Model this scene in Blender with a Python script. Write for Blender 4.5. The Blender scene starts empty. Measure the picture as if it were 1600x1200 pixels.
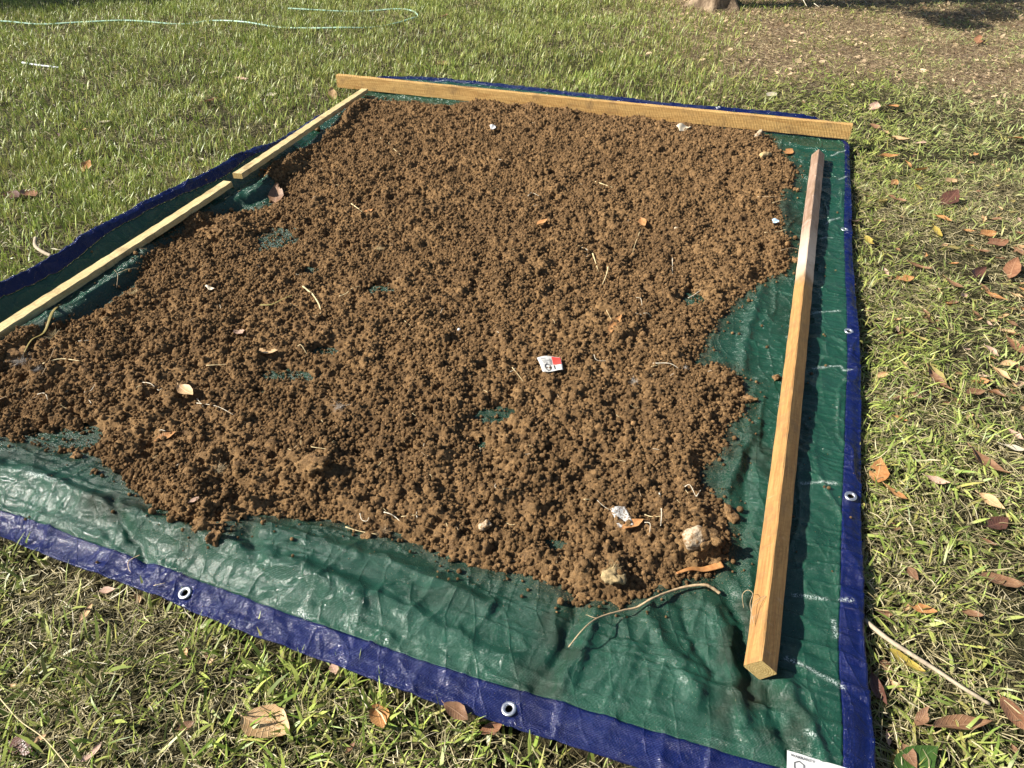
import bpy, bmesh, math, random
import numpy as np
from mathutils import Vector, Matrix, Quaternion
R = math.radians
rng = np.random.default_rng(7)
random.seed(11)
scene = bpy.context.scene
C = scene.collection

# ------------------------------------------------------------------ camera, sky, sun, exposure
CAM_H = 1.6
PITCH = R(37.7)
FPX = 1126.0
cam_d = bpy.data.cameras.new('camera'); cam = bpy.data.objects.new('camera', cam_d); C.objects.link(cam)
cam.location = (0, 0, CAM_H); cam.rotation_euler = (math.pi/2 - PITCH, 0, 0)
cam_d.sensor_fit = 'HORIZONTAL'; cam_d.sensor_width = 36.0; cam_d.lens = 36.0*FPX/1600.0
cam_d.clip_start = 0.05; cam_d.clip_end = 500
scene.camera = cam
SUN_EL, SUN_AZ = R(37), R(-94)          # azimuth from +y, clockwise positive: the sun stands to the left, a touch behind
to_sun = Vector((math.sin(SUN_AZ)*math.cos(SUN_EL), math.cos(SUN_AZ)*math.cos(SUN_EL), math.sin(SUN_EL)))
world = bpy.data.worlds.new('World'); scene.world = world; world.use_nodes = True
wn = world.node_tree; wn.nodes.clear()
sky = wn.nodes.new('ShaderNodeTexSky'); sky.sky_type = 'NISHITA'; sky.sun_disc = False
sky.sun_elevation = SUN_EL; sky.sun_rotation = SUN_AZ % (2*math.pi)
bg = wn.nodes.new('ShaderNodeBackground'); bg.inputs[1].default_value = 0.05
wo = wn.nodes.new('ShaderNodeOutputWorld')
wn.links.new(sky.outputs[0], bg.inputs[0]); wn.links.new(bg.outputs[0], wo.inputs[0])
sl = bpy.data.lights.new('sun', 'SUN'); sl.energy = 5.0; sl.angle = R(0.5); sl.color = (1.0, 0.94, 0.84)
so = bpy.data.objects.new('sun', sl); C.objects.link(so)
so.rotation_euler = (-to_sun).to_track_quat('-Z', 'Y').to_euler()
scene.view_settings.view_transform = 'Standard'; scene.view_settings.look = 'None'
scene.view_settings.gamma = 1; scene.view_settings.exposure = 1.22
scene.cycles.max_bounces = 6; scene.cycles.diffuse_bounces = 3

cp, sp = math.cos(PITCH), math.sin(PITCH)
def G(px, py, z=0.045):
    """a point of the photograph -> the spot on the level z it was taken of"""
    px = np.asarray(px, float); py = np.asarray(py, float)
    a = (px-800)/FPX; b = (600-py)/FPX
    dx = a; dy = cp + b*sp; dz = -sp + b*cp
    k = (z-CAM_H)/dz
    return np.stack([k*dx, k*dy, np.full_like(k, 1.0)*z], -1)
def P3(px, py, z=0.045): return Vector(G(px, py, z).tolist())

# ------------------------------------------------------------------ numeric helpers
def hash2(ix, iy, seed):
    h = (ix.astype(np.int64)*374761393 + iy.astype(np.int64)*668265263 + seed*1442695041) & 0xffffffff
    h = ((h ^ (h >> 13))*1274126177) & 0xffffffff
    h = (h ^ (h >> 16)) & 0xffffffff
    return h/4294967295.0
def vnoise(x, y, seed=0):
    ix = np.floor(x); iy = np.floor(y); fx = x-ix; fy = y-iy
    fx = fx*fx*fx*(fx*(fx*6-15)+10); fy = fy*fy*fy*(fy*(fy*6-15)+10)
    a = hash2(ix, iy, seed); b = hash2(ix+1, iy, seed); c = hash2(ix, iy+1, seed); d = hash2(ix+1, iy+1, seed)
    return ((a+(b-a)*fx)*(1-fy) + (c+(d-c)*fx)*fy)*2-1
def fbm(x, y, seed=0, o=4, g=.5):
    s = 0; a = 1; t = 0
    for i in range(o):
        s = s + a*vnoise(x*(2**i)+i*17.3, y*(2**i)-i*9.1, seed+i); t += a; a *= g
    return s/t
def seg_dist(x, y, poly, closed=False):
    d = np.full(np.shape(x), 1e9)
    n = len(poly)
    for i in range(n if closed else n-1):
        ax, ay = poly[i][:2]; bx, by = poly[(i+1) % n][:2]
        vx, vy = bx-ax, by-ay; L = vx*vx+vy*vy+1e-12
        t = np.clip(((x-ax)*vx+(y-ay)*vy)/L, 0, 1)
        d = np.minimum(d, (x-ax-t*vx)**2+(y-ay-t*vy)**2)
    return np.sqrt(d)
def inside(x, y, poly):
    c = np.zeros(np.shape(x), bool); n = len(poly)
    for i in range(n):
        ax, ay = poly[i][:2]; bx, by = poly[(i+1) % n][:2]
        if ay == by: continue
        c ^= ((ay > y) != (by > y)) & (x < (bx-ax)*(y-ay)/(by-ay)+ax)
    return c
def smooth(a, b, v):
    t = np.clip((v-a)/(b-a), 0, 1); return t*t*(3-2*t)
def resample(poly, n):
    p = np.asarray(poly, float); s = np.r_[0, np.cumsum(np.linalg.norm(np.diff(p[:, :2], axis=0), axis=1))]
    # smooth the polyline a little by Catmull-like cubic interpolation of arc length
    t = np.linspace(0, s[-1], n)
    out = np.stack([np.interp(t, s, p[:, k]) for k in range(p.shape[1])], 1)
    k = max(3, n//60)
    for _ in range(2):
        q = out.copy()
        for i in range(-k, k+1):
            pass
        pad = np.pad(out, ((k, k), (0, 0)), mode='reflect', reflect_type='odd')
        out = np.mean([pad[j:j+n] for j in range(2*k+1)], 0)
    out[0] = p[0]; out[-1] = p[-1]
    return out

# ------------------------------------------------------------------ object helpers
def tag(o, label=None, cat=None, group=None, kind=None):
    if label: o['label'] = label
    if cat: o['category'] = cat
    if group: o['group'] = group
    if kind: o['kind'] = kind
    return o
def link(name, me, mats=(), parent=None):
    o = bpy.data.objects.new(name, me); C.objects.link(o)
    for m in (mats if isinstance(mats, (list, tuple)) else [mats]): me.materials.append(m)
    if parent: o.parent = parent
    return o
def empty(name, loc=(0, 0, 0)):
    o = bpy.data.objects.new(name, None); C.objects.link(o); o.location = loc; o.empty_display_size = .05; return o
def np_mesh(name, verts, quads, smooth_=True):
    me = bpy.data.meshes.new(name); verts = np.ascontiguousarray(verts, np.float32); quads = np.ascontiguousarray(quads, np.int32)
    me.vertices.add(len(verts)); me.vertices.foreach_set('co', verts.ravel())
    k = quads.shape[1]
    me.loops.add(quads.size); me.loops.foreach_set('vertex_index', quads.ravel())
    me.polygons.add(len(quads)); me.polygons.foreach_set('loop_start', np.arange(0, quads.size, k, dtype=np.int32))
    me.polygons.foreach_set('loop_total', np.full(len(quads), k, np.int32))
    if smooth_: me.polygons.foreach_set('use_smooth', np.ones(len(quads), bool))
    me.update(calc_edges=True); return me
def attr(me, name, arr, typ='FLOAT'):
    a = me.attributes.new(name, typ, 'POINT')
    arr = np.ascontiguousarray(arr, np.float32)
    a.data.foreach_set({'FLOAT': 'value', 'FLOAT_COLOR': 'color', 'FLOAT_VECTOR': 'vector'}[typ], arr.ravel())
def add_xf(bm, geom, M): bmesh.ops.transform(bm, matrix=M, verts=geom)

# ------------------------------------------------------------------ node helpers
class NT:
    def __init__(s, name):
        s.m = bpy.data.materials.new(name); s.m.use_nodes = True; s.t = s.m.node_tree; s.t.nodes.clear()
        s.out = s.n('ShaderNodeOutputMaterial'); s.b = s.n('ShaderNodeBsdfPrincipled'); s.l(s.b.outputs[0], s.out.inputs[0])
    def n(s, typ, **kw):
        x = s.t.nodes.new(typ)
        for k, v in kw.items(): setattr(x, k, v)
        return x
    def l(s, a, b): s.t.links.new(a, b)
    def setp(s, sock, v):
        if hasattr(v, 'is_output'): s.l(v, sock)
        else: sock.default_value = v
    def coord(s, kind='Object', scale=(1, 1, 1), rot=(0, 0, 0)):
        c = s.n('ShaderNodeTexCoord'); m = s.n('ShaderNodeMapping'); s.l(c.outputs[kind], m.inputs[0])
        m.inputs['Scale'].default_value = scale; m.inputs['Rotation'].default_value = rot; return m.outputs[0]
    def noise(s, vec, scale, detail=4, rough=.55, dist=0):
        x = s.n('ShaderNodeTexNoise'); s.l(vec, x.inputs['Vector']); x.inputs['Scale'].default_value = scale
        x.inputs['Detail'].default_value = detail; x.inputs['Roughness'].default_value = rough; x.inputs['Distortion'].default_value = dist
        return x.outputs['Fac']
    def ramp(s, fac, stops):
        x = s.n('ShaderNodeValToRGB'); s.l(fac, x.inputs[0]); e = x.color_ramp.elements
        while len(e) < len(stops): e.new(.5)
        for i, (p, c) in enumerate(stops):
            e[i].position = p; e[i].color = (c, c, c, 1) if isinstance(c, (int, float)) else (*c, 1)
        return x.outputs[0]
    def mix(s, fac, a, b, mode='MIX'):
        x = s.n('ShaderNodeMix', data_type='RGBA', blend_type=mode)
        s.setp(x.inputs[0], fac)
        for sock, v in ((x.inputs[6], a), (x.inputs[7], b)):
            if isinstance(v, tuple) and len(v) == 3: v = (*v, 1)
            s.setp(sock, v)
        return x.outputs[2]
    def math(s, op, a, b=0.0, c=None, clamp=False):
        x = s.n('ShaderNodeMath', operation=op, use_clamp=clamp); s.setp(x.inputs[0], a); s.setp(x.inputs[1], b)
        if c is not None: s.setp(x.inputs[2], c)
        return x.outputs[0]
    def att(s, name, out='Fac'):
        x = s.n('ShaderNodeAttribute', attribute_name=name); return x.outputs[out]
    def bump(s, h, dist, strength=1.0, normal=None):
        x = s.n('ShaderNodeBump'); s.l(h, x.inputs['Height']); x.inputs['Distance'].default_value = dist
        x.inputs['Strength'].default_value = strength
        if normal: s.l(normal, x.inputs['Normal'])
        return x.outputs[0]
    def base(s, col=None, rough=None, normal=None, **kw):
        if col is not None: s.setp(s.b.inputs['Base Color'], (*col, 1) if isinstance(col, tuple) and len(col) == 3 else col)
        if rough is not None: s.setp(s.b.inputs['Roughness'], rough)
        if normal is not None: s.l(normal, s.b.inputs['Normal'])
        for k, v in kw.items(): s.setp(s.b.inputs[k.replace('_', ' ')], v)
        return s.m
    def translucent(s, col, fac=.3):
        tr = s.n('ShaderNodeBsdfTranslucent'); s.setp(tr.inputs[0], col)
        mx = s.n('ShaderNodeMixShader'); mx.inputs[0].default_value = fac
        s.l(s.b.outputs[0], mx.inputs[1]); s.l(tr.outputs[0], mx.inputs[2]); s.l(mx.outputs[0], s.out.inputs[0])

# ------------------------------------------------------------------ materials
def mat_ground():
    t = NT('ground_thatch'); v = t.coord()
    a = t.noise(v, 3, 6, .7); b = t.noise(v, 90, 3, .7)
    c = t.mix(t.ramp(b, [(.35, 0.), (.65, 1.)]), (.012, .009, .005), (.055, .042, .022))
    c = t.mix(t.ramp(a, [(.4, 0.), (.6, .45)]), c, (.045, .055, .016))
    c = t.mix(t.att('bare'), c, t.mix(t.ramp(b, [(.4, 0.), (.62, 1.)]), (.07, .045, .027), (.33, .235, .145)))
    return t.base(c, .95, t.bump(b, .02), Specular_IOR_Level=.15)
def mat_soil():
    t = NT('soil'); v = t.coord()
    fine = t.noise(v, 420, 3, .75); mid = t.noise(v, 70, 4, .7); big = t.noise(v, 6, 4, .6)
    c = t.mix(t.ramp(mid, [(.38, 0.), (.60, 1.)]), (.070, .039, .019), (.265, .152, .064))
    c = t.mix(t.ramp(big, [(.42, 0.), (.66, .6)]), c, (.36, .215, .092))
    c = t.mix(t.ramp(fine, [(.5, 0.), (.72, .75)]), c, (.56, .39, .22))
    c = t.mix(t.ramp(fine, [(.28, .6), (.42, 0.)]), c, (.04, .024, .014))
    damp = t.noise(v, 2.6, 5, .7); c = t.mix(t.ramp(damp, [(.38, .45), (.5, 0.)]), c, (.065, .038, .020))
    oi = t.n('ShaderNodeObjectInfo')
    rnd = t.ramp(oi.outputs['Random'], [(0., .72), (.5, .98), (.88, 1.22), (1., 1.9)])
    c = t.mix(1.0, c, rnd, 'MULTIPLY')
    return t.base(c, .95, t.bump(fine, .0035, 1., t.bump(mid, .006)), Specular_IOR_Level=.12)
def mat_tarp(name, base, pale, weave, spec=.5):
    t = NT(name); v = t.coord('Object', rot=(0, 0, R(20)))
    w1 = t.n('ShaderNodeTexWave', wave_type='BANDS', bands_direction='X'); t.l(v, w1.inputs[0]); w1.inputs['Scale'].default_value = weave
    w2 = t.n('ShaderNodeTexWave', wave_type='BANDS', bands_direction='Y'); t.l(v, w2.inputs[0]); w2.inputs['Scale'].default_value = weave
    for w in (w1, w2): w.inputs['Distortion'].default_value = .6; w.inputs['Detail'].default_value = 1
    wv = t.math('MULTIPLY', w1.outputs[1], w2.outputs[1])
    n1 = t.noise(v, 9, 5, .6); n2 = t.noise(v, 38, 4, .6, 1.2); n3 = t.noise(v, 230, 2, .6)
    # fine crinkles: folded-plastic creases from the ridges of a stretched noise
    vv = t.coord('Object', scale=(1, .45, 1), rot=(0, 0, R(-28)))
    cr = t.n('ShaderNodeTexVoronoi', feature='DISTANCE_TO_EDGE'); cr.inputs['Scale'].default_value = 13
    nz = t.n('ShaderNodeTexNoise'); t.l(vv, nz.inputs[0]); nz.inputs['Scale'].default_value = 7
    va = t.n('ShaderNodeVectorMath', operation='MULTIPLY_ADD'); t.l(nz.outputs['Color'], va.inputs[0]); va.inputs[1].default_value = (.07, .07, 0); t.l(vv, va.inputs[2])
    t.l(va.outputs[0], cr.inputs['Vector'])
    crz = t.ramp(cr.outputs['Distance'], [(0., 1.), (.055, .35), (.16, 0.)])
    c = t.mix(t.ramp(n1, [(.35, 0.), (.7, .7)]), base, pale)
    c = t.mix(t.math('MULTIPLY', t.ramp(n3, [(.5, 0.), (.75, 1.)]), .12), c, tuple(min(1, x*2.2+.03) for x in pale))
    dirt = t.att('dirt'); speck = t.att('speck')
    dn = t.noise(v, 26, 5, .7)
    df = t.math('MULTIPLY', dirt, t.ramp(dn, [(.25, .45), (.6, 1.)]), clamp=True)
    c = t.mix(1.0, c, t.ramp(wv, [(0., .72), (.5, 1.12)]), 'MULTIPLY')
    c = t.mix(df, c, (.014, .0115, .007))
    sn = t.noise(v, 520, 1.5, .6)
    thr = t.math('SUBTRACT', .755, t.math('MULTIPLY', speck, .12))
    sf = t.math('MULTIPLY', t.math('SUBTRACT', sn, thr), 25., clamp=True)
    c = t.mix(sf, c, (.42, .31, .15))
    scf = t.math('MULTIPLY', t.math('MULTIPLY', t.att('scuff'), .75), t.ramp(t.noise(v, 240, 2, .7), [(.46, 0.), (.56, 1.)]), clamp=True)
    c = t.mix(scf, c, (.62, .70, .66))
    rough = t.math('ADD', t.math('MULTIPLY', df, .35), t.math('ADD', t.math('MULTIPLY', n2, .22), .05), clamp=True)
    rough = t.math('ADD', rough, t.math('MULTIPLY', sf, .4), clamp=True)
    nb = t.bump(n1, .012, .7); nb = t.bump(n2, .0030, .8, nb); nb = t.bump(crz, .0026, .7, nb); nb = t.bump(wv, .0011, .9, nb); nb = t.bump(sf, .001, .5, nb)
    return t.base(c, rough, nb, Specular_IOR_Level=t.math('MULTIPLY', t.math('SUBTRACT', 1., t.math('MULTIPLY', df, .75)), spec))
def mat_wood(name, light, dark, weathered=False, scale=1.0, sawn=.5):
    t = NT(name); v = t.coord('Object', scale=(1, 1, 1))
    vs = t.coord('Object', scale=(1.2, 22, 22)); g = t.noise(vs, 3.2*scale, 5, .65, 1.4)
    vf = t.coord('Object', scale=(4, 90, 90)); f = t.noise(vf, 5, 3, .7)
    saw = t.n('ShaderNodeTexWave', wave_type='BANDS', bands_direction='DIAGONAL'); t.l(t.coord('Object', scale=(1, .5, .5)), saw.inputs[0])
    saw.inputs['Scale'].default_value = 34; saw.inputs['Distortion'].default_value = 5; saw.inputs['Detail'].default_value = 4; saw.inputs['Detail Scale'].default_value = 2.5
    c = t.mix(t.ramp(g, [(.34, 0.), (.62, 1.)]), dark, light)
    c = t.mix(t.ramp(f, [(.3, .5), (.55, 0.)]), c, tuple(x*.6 for x in dark))
    # knots
    k = t.n('ShaderNodeTexVoronoi'); t.l(t.coord('Object', scale=(1.7, 6, 6)), k.inputs['Vector']); k.inputs['Scale'].default_value = 1.3; k.inputs['Randomness'].default_value = 1
    kf = t.ramp(k.outputs['Distance'], [(0., 1.), (.10, .8), (.17, 0.)])
    c = t.mix(kf, c, (.16, .072, .024))
    if weathered:
        sx = t.n('ShaderNodeSeparateXYZ'); t.l(v, sx.inputs[0])
        n = t.noise(v, 4, 4, .7)
        w = t.math('MULTIPLY', t.math('ADD', t.math('ADD', sx.outputs[0], -.32), t.math('MULTIPLY', n, .55)), 1.6, clamp=True)
        gy = t.mix(t.ramp(t.noise(vs, 4, 4, .7), [(.3, 0.), (.7, 1.)]), (.16, .095, .062), (.34, .235, .17))
        c = t.mix(w, c, gy)
        band = t.ramp(t.math('ADD', sx.outputs[0], t.math('MULTIPLY', n, .3)), [(.24, 0.), (.46, .75), (.62, .6), (.86, 0.)])
        c = t.mix(band, c, (.55, .46, .38))
        scr = t.ramp(t.noise(t.coord('Object', scale=(30, 3, 3), rot=(0, 0, .5)), 3, 3, .8), [(.63, 0.), (.70, .8)])
        c = t.mix(t.math('MULTIPLY', scr, t.ramp(sx.outputs[0], [(.3, .15), (.6, 1.)])), c, (.62, .55, .47))
    stain = t.noise(v, 11, 4, .7)
    c = t.mix(t.ramp(stain, [(.52, 0.), (.68, .55)]), c, (.16, .10, .05))
    nb = t.bump(f, .0014, .9, t.bump(saw.outputs[1], .0025, sawn))
    return t.base(c, .75, nb, Specular_IOR_Level=.25)
def mat_endgrain(light, dark):
    t = NT('end_grain'); v = t.coord()
    w = t.n('ShaderNodeTexWave', wave_type='RINGS', rings_direction='X'); t.l(v, w.inputs[0]); w.inputs['Scale'].default_value = 60
    w.inputs['Distortion'].default_value = 3; w.inputs['Detail'].default_value = 3
    n = t.noise(v, 260, 3, .8)
    c = t.mix(w.outputs[0], dark, light); c = t.mix(t.ramp(n, [(.35, .7), (.6, 0.)]), c, tuple(x*.5 for x in dark))
    return t.base(c, .85, t.bump(n, .002), Specular_IOR_Level=.2)
def mat_blade():
    t = NT('grass_blade'); c = t.att('col', 'Color')
    n = t.noise(t.coord(), 55, 2, .6)
    c2 = t.mix(t.ramp(n, [(.3, .28), (.6, 0.)]), c, (.16, .12, .05))
    t.base(c2, .42, Specular_IOR_Level=.35)
    t.translucent(c2, .27); return t.m
def mat_leaf(name, a, b, vein, gloss=.45):
    t = NT(name); v = t.coord('UV')
    sx = t.n('ShaderNodeSeparateXYZ'); t.l(v, sx.inputs[0])
    off = t.math('ABSOLUTE', t.math('SUBTRACT', sx.outputs[1], .5))
    mid = t.ramp(off, [(0., 1.), (.02, 1.), (.045, 0.)])
    ph = t.math('FRACT', t.math('MULTIPLY', t.math('SUBTRACT', sx.outputs[0], t.math('MULTIPLY', off, .35)), 10.))
    vn = t.ramp(t.math('ABSOLUTE', t.math('SUBTRACT', ph, .5)), [(0., 1.), (.06, .7), (.14, 0.)])
    n = t.noise(t.coord('Object'), 45, 5, .7); n2 = t.noise(t.coord('Object'), 160, 3, .7)
    c = t.mix(t.ramp(n, [(.38, 0.), (.63, 1.)]), a, b)
    c = t.mix(t.ramp(n2, [(.66, 0.), (.74, .6)]), c, (.035, .02, .012))
    c = t.mix(t.math('MULTIPLY', vn, .3), c, vein); c = t.mix(t.math('MULTIPLY', mid, .65), c, vein)
    h = t.math('MAXIMUM', vn, mid)
    t.base(c, gloss, t.bump(h, .001, .6, t.bump(n, .003, .6)), Specular_IOR_Level=.35)
    t.translucent(c, .15); return t.m
def mat_plain(name, col, rough=.6, var=.25, scale=60, metal=0., spec=.4):
    t = NT(name); n = t.noise(t.coord(), scale, 4, .7)
    c = t.mix(t.ramp(n, [(.3, 0.), (.7, 1.)]), tuple(x*(1-var) for x in col), tuple(min(1, x*(1+var)) for x in col))
    return t.base(c, rough, t.bump(n, .002, .5), Metallic=metal, Specular_IOR_Level=spec)
def mat_bark():
    t = NT('bark'); v = t.coord('Object', scale=(1, 1, .45)); a = t.noise(v, 9, 6, .7, .8); b = t.noise(v, 40, 4, .7)
    c = t.mix(t.ramp(a, [(.38, 0.), (.6, 1.)]), (.10, .07, .045), (.30, .225, .15)); c = t.mix(t.ramp(b, [(.3, .5), (.5, 0.)]), c, (.08, .055, .035))
    return t.base(c, .9, t.bump(a, .03, .8, t.bump(b, .01, .6)), Specular_IOR_Level=.15)

M_ground = mat_ground(); M_soil = mat_soil()
M_tarp = mat_tarp('green_tarp', (.007, .052, .030), (.015, .078, .048), 120)
M_hem = mat_tarp('blue_hem', (.003, .008, .060), (.005, .013, .095), 110, .30)
M_wood_far = mat_wood('pine_orange', (.54, .345, .125), (.36, .195, .06))
M_wood_left = mat_wood('pine_yellow', (.60, .49, .26), (.46, .35, .16))
M_wood_stake = mat_wood('weathered_pine', (.40, .225, .08), (.27, .135, .045), True, 1., .15)
M_end = mat_endgrain((.62, .48, .22), (.40, .26, .08))
M_blade = mat_blade()
LEAF = dict(
 tan=mat_leaf('leaf_tan', (.42, .25, .12), (.56, .38, .20), (.62, .45, .26)),
 orange=mat_leaf('leaf_orange', (.36, .15, .05), (.50, .26, .10), (.55, .33, .15)),
 brown=mat_leaf('leaf_brown', (.15, .075, .04), (.25, .14, .075), (.32, .19, .11)),
 dark=mat_leaf('leaf_dark', (.07, .033, .024), (.13, .058, .04), (.20, .10, .07), .35),
 red=mat_leaf('leaf_red', (.19, .085, .045), (.30, .15, .08), (.36, .20, .11), .38),
 pink=mat_leaf('leaf_pink', (.42, .26, .19), (.55, .38, .28), (.60, .44, .34)),
 yellow=mat_leaf('leaf_yellow', (.40, .32, .06), (.34, .24, .05), (.48, .40, .12)),
 olive=mat_leaf('leaf_olive', (.22, .19, .06), (.30, .23, .08), (.38, .32, .13)),
 cream=mat_leaf('leaf_cream', (.58, .50, .36), (.66, .58, .44), (.7, .62, .5)),
 green=mat_leaf('leaf_green', (.035, .075, .015), (.05, .10, .022), (.09, .15, .05), .25),
 fresh=mat_leaf('leaf_fresh', (.16, .30, .05), (.20, .36, .07), (.25, .42, .12), .3))
M_straw = mat_plain('straw', (.55, .44, .24), .7, .3, 120)
M_root = mat_plain('pale_root', (.62, .55, .42), .7, .2, 150)
M_twig = mat_plain('brown_twig', (.40, .29, .17), .8, .35, 120)
M_metal = mat_plain('grommet_metal', (.62, .63, .66), .32, .12, 90, .9)
M_hose = mat_plain('mint_hose', (.40, .60, .48), .4, .1, 30)
M_whitehose = mat_plain('bleached_stick', (.33, .27, .19), .8, .35, 60)
M_paper = mat_plain('white_paper', (.50, .50, .49), .7, .08, 90)
M_ink = mat_plain('dark_ink', (.05, .05, .055), .6, .1, 60)
M_redink = mat_plain('red_print', (.60, .06, .045), .55, .15, 90)
M_grey = mat_plain('grey_down', (.42, .38, .33), .9, .2, 90)
def mat_stone():
    t = NT('pale_stone'); v = t.coord(); n = t.noise(v, 45, 5, .7); m = t.noise(v, 200, 3, .7)
    c = t.mix(t.ramp(n, [(.44, 0.), (.56, 1.)]), (.42, .34, .24), (.22, .13, .06)); c = t.mix(t.ramp(m, [(.5, 0.), (.7, .6)]), c, (.14, .08, .04))
    return t.base(c, .9, t.bump(n, .006, 1., t.bump(m, .002)), Specular_IOR_Level=.15)
M_stone = mat_stone()
M_clod = mat_soil(); M_clod.name = 'clod_soil'
M_bark = mat_bark()
M_blue = mat_plain('pale_blue_plastic', (.45, .62, .80), .35, .1, 60)

# ------------------------------------------------------------------ layout of the tarp (read off the photograph, then real places)
TZ0 = 0.045; HEM = 0.072; LIFT = 0.14
near_px = [(-440, 660), (-300, 735), (-150, 790), (0, 836), (101, 878), (202, 913), (304, 955), (405, 994), (540, 1043), (631, 1080), (732, 1114), (834, 1144), (935, 1178), (1060, 1217), (1200, 1257), (1372, 1298)]
right_px = [(1372, 1298), (1366, 1200), (1362, 1120), (1353, 1036), (1350, 901), (1347, 800), (1347, 704), (1346, 569), (1340, 484), (1333, 400), (1330, 304), (1327, 226)]
far_px = [(592, 119), (650, 116), (740, 125), (950, 148), (1060, 160), (1200, 171), (1283, 181), (1327, 214)]
left_px = [(-440, 660), (-300, 590), (-150, 515), (0, 440), (81, 400), (169, 344), (253, 300), (337, 260), (381, 236), (435, 217), (466, 200), (493, 184), (522, 167), (560, 144), (592, 119)]
def curve(px, zf):
    out = []
    n = len(px)
    for i, (x, y) in enumerate(px):
        z = zf(i/(n-1)); out.append(G(x, y, z)[:2].tolist())
    return np.array(out)
AMP_T, AMP_V = [0, .08, .5, .62, .70, .8, 1], [.35, 1, 1, .75, .22, .10, .08]
left_z = lambda t: TZ0 + LIFT*float(np.interp(t, AMP_T, AMP_V))
NP = curve(near_px, lambda t: TZ0); RP = curve(right_px, lambda t: TZ0)
FP = curve(far_px, lambda t: TZ0+.012)
LP = curve(left_px, lambda t: TZ0+.08)
for _ in range(4):
    q_ = np.r_[0, np.cumsum(np.linalg.norm(np.diff(LP, axis=0), axis=1))]; q_ /= q_[-1]
    LP = curve(left_px, lambda t: left_z(q_[int(round(t*(len(left_px)-1)))]))
print('left arc', [(p, round(float(a), 2)) for p, a in zip(left_px, q_)])
FP[0] = LP[-1]; FP[-1] = RP[-1]; LP[0] = NP[0]
TARP_POLY = np.vstack([NP, RP[1:], FP[::-1][1:], LP[::-1][1:-1]])
LP_d = resample(LP, 60)
llen = np.r_[0, np.cumsum(np.linalg.norm(np.diff(LP_d, axis=0), axis=1))]; llen /= llen[-1]
def left_info(x, y):
    best = np.full(np.shape(x), 1e9); tt = np.zeros(np.shape(x))
    for i in range(len(LP_d)-1):
        ax, ay = LP_d[i]; bx, by = LP_d[i+1]; vx, vy = bx-ax, by-ay; L = vx*vx+vy*vy
        t = np.clip(((x-ax)*vx+(y-ay)*vy)/L, 0, 1); d = (x-ax-t*vx)**2+(y-ay-t*vy)**2
        m = d < best; best = np.where(m, d, best); tt = np.where(m, llen[i]+(llen[i+1]-llen[i])*t, tt)
    return np.sqrt(best), tt
def pxline(pts, z=TZ0): return [tuple(G(x, y, z)[:2]) for x, y in pts]
FOLDS = [  # centre line, half width, height (negative: a valley)
 (pxline([(-90, 725), (60, 762), (150, 797), (250, 838), (330, 862), (420, 895), (560, 950)]), .030, .022),
 (pxline([(-60, 790), (70, 822), (160, 850)]), .022, .010),
 (pxline([(185, 800), (205, 840), (232, 885)]), .016, -.014),
 (pxline([(110, 800), (80, 835)]), .012, .007),
 (pxline([(395, 850), (402, 875), (410, 895)]), .02, -.014),
 (pxline([(430, 845), (540, 872), (650, 900), (760, 950)]), .030, .014),
 (pxline([(470, 900), (600, 950), (720, 1010), (800, 1040)]), .028, .010),
 (pxline([(900, 950), (885, 1010), (835, 1080)]), .022, -.012),
 (pxline([(930, 960), (910, 1020), (870, 1090)]), .020, .012),
 (pxline([(1010, 950), (1040, 1020), (1090, 1100)]), .022, .012),
 (pxline([(1060, 940), (1085, 1000), (1110, 1060)]), .014, -.008),
 (pxline([(1110, 890), (1150, 950), (1170, 1010), (1175, 1090)]), .030, -.016),
 (pxline([(1120, 960), (1150, 1060), (1160, 1150)]), .020, .010),
 (pxline([(1225, 1060), (1240, 1110), (1280, 1190)]), .020, .013),
 (pxline([(1205, 1080), (1210, 1130), (1240, 1190)]), .016, -.012),
 (pxline([(1190, 450), (1170, 510), (1160, 580)]), .025, .012),
 (pxline([(1235, 260), (1225, 330), (1230, 420)]), .03, .012),
 (pxline([(1180, 660), (1150, 740), (1130, 770)]), .022, .014),
 (pxline([(1170, 700), (1165, 800), (1150, 900)]), .022, -.010),
 (pxline([(640, 147), (760, 160), (880, 172)]), .05, .022),
 (pxline([(1220, 222), (1260, 232), (1310, 240)]), .03, .012),
]
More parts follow.
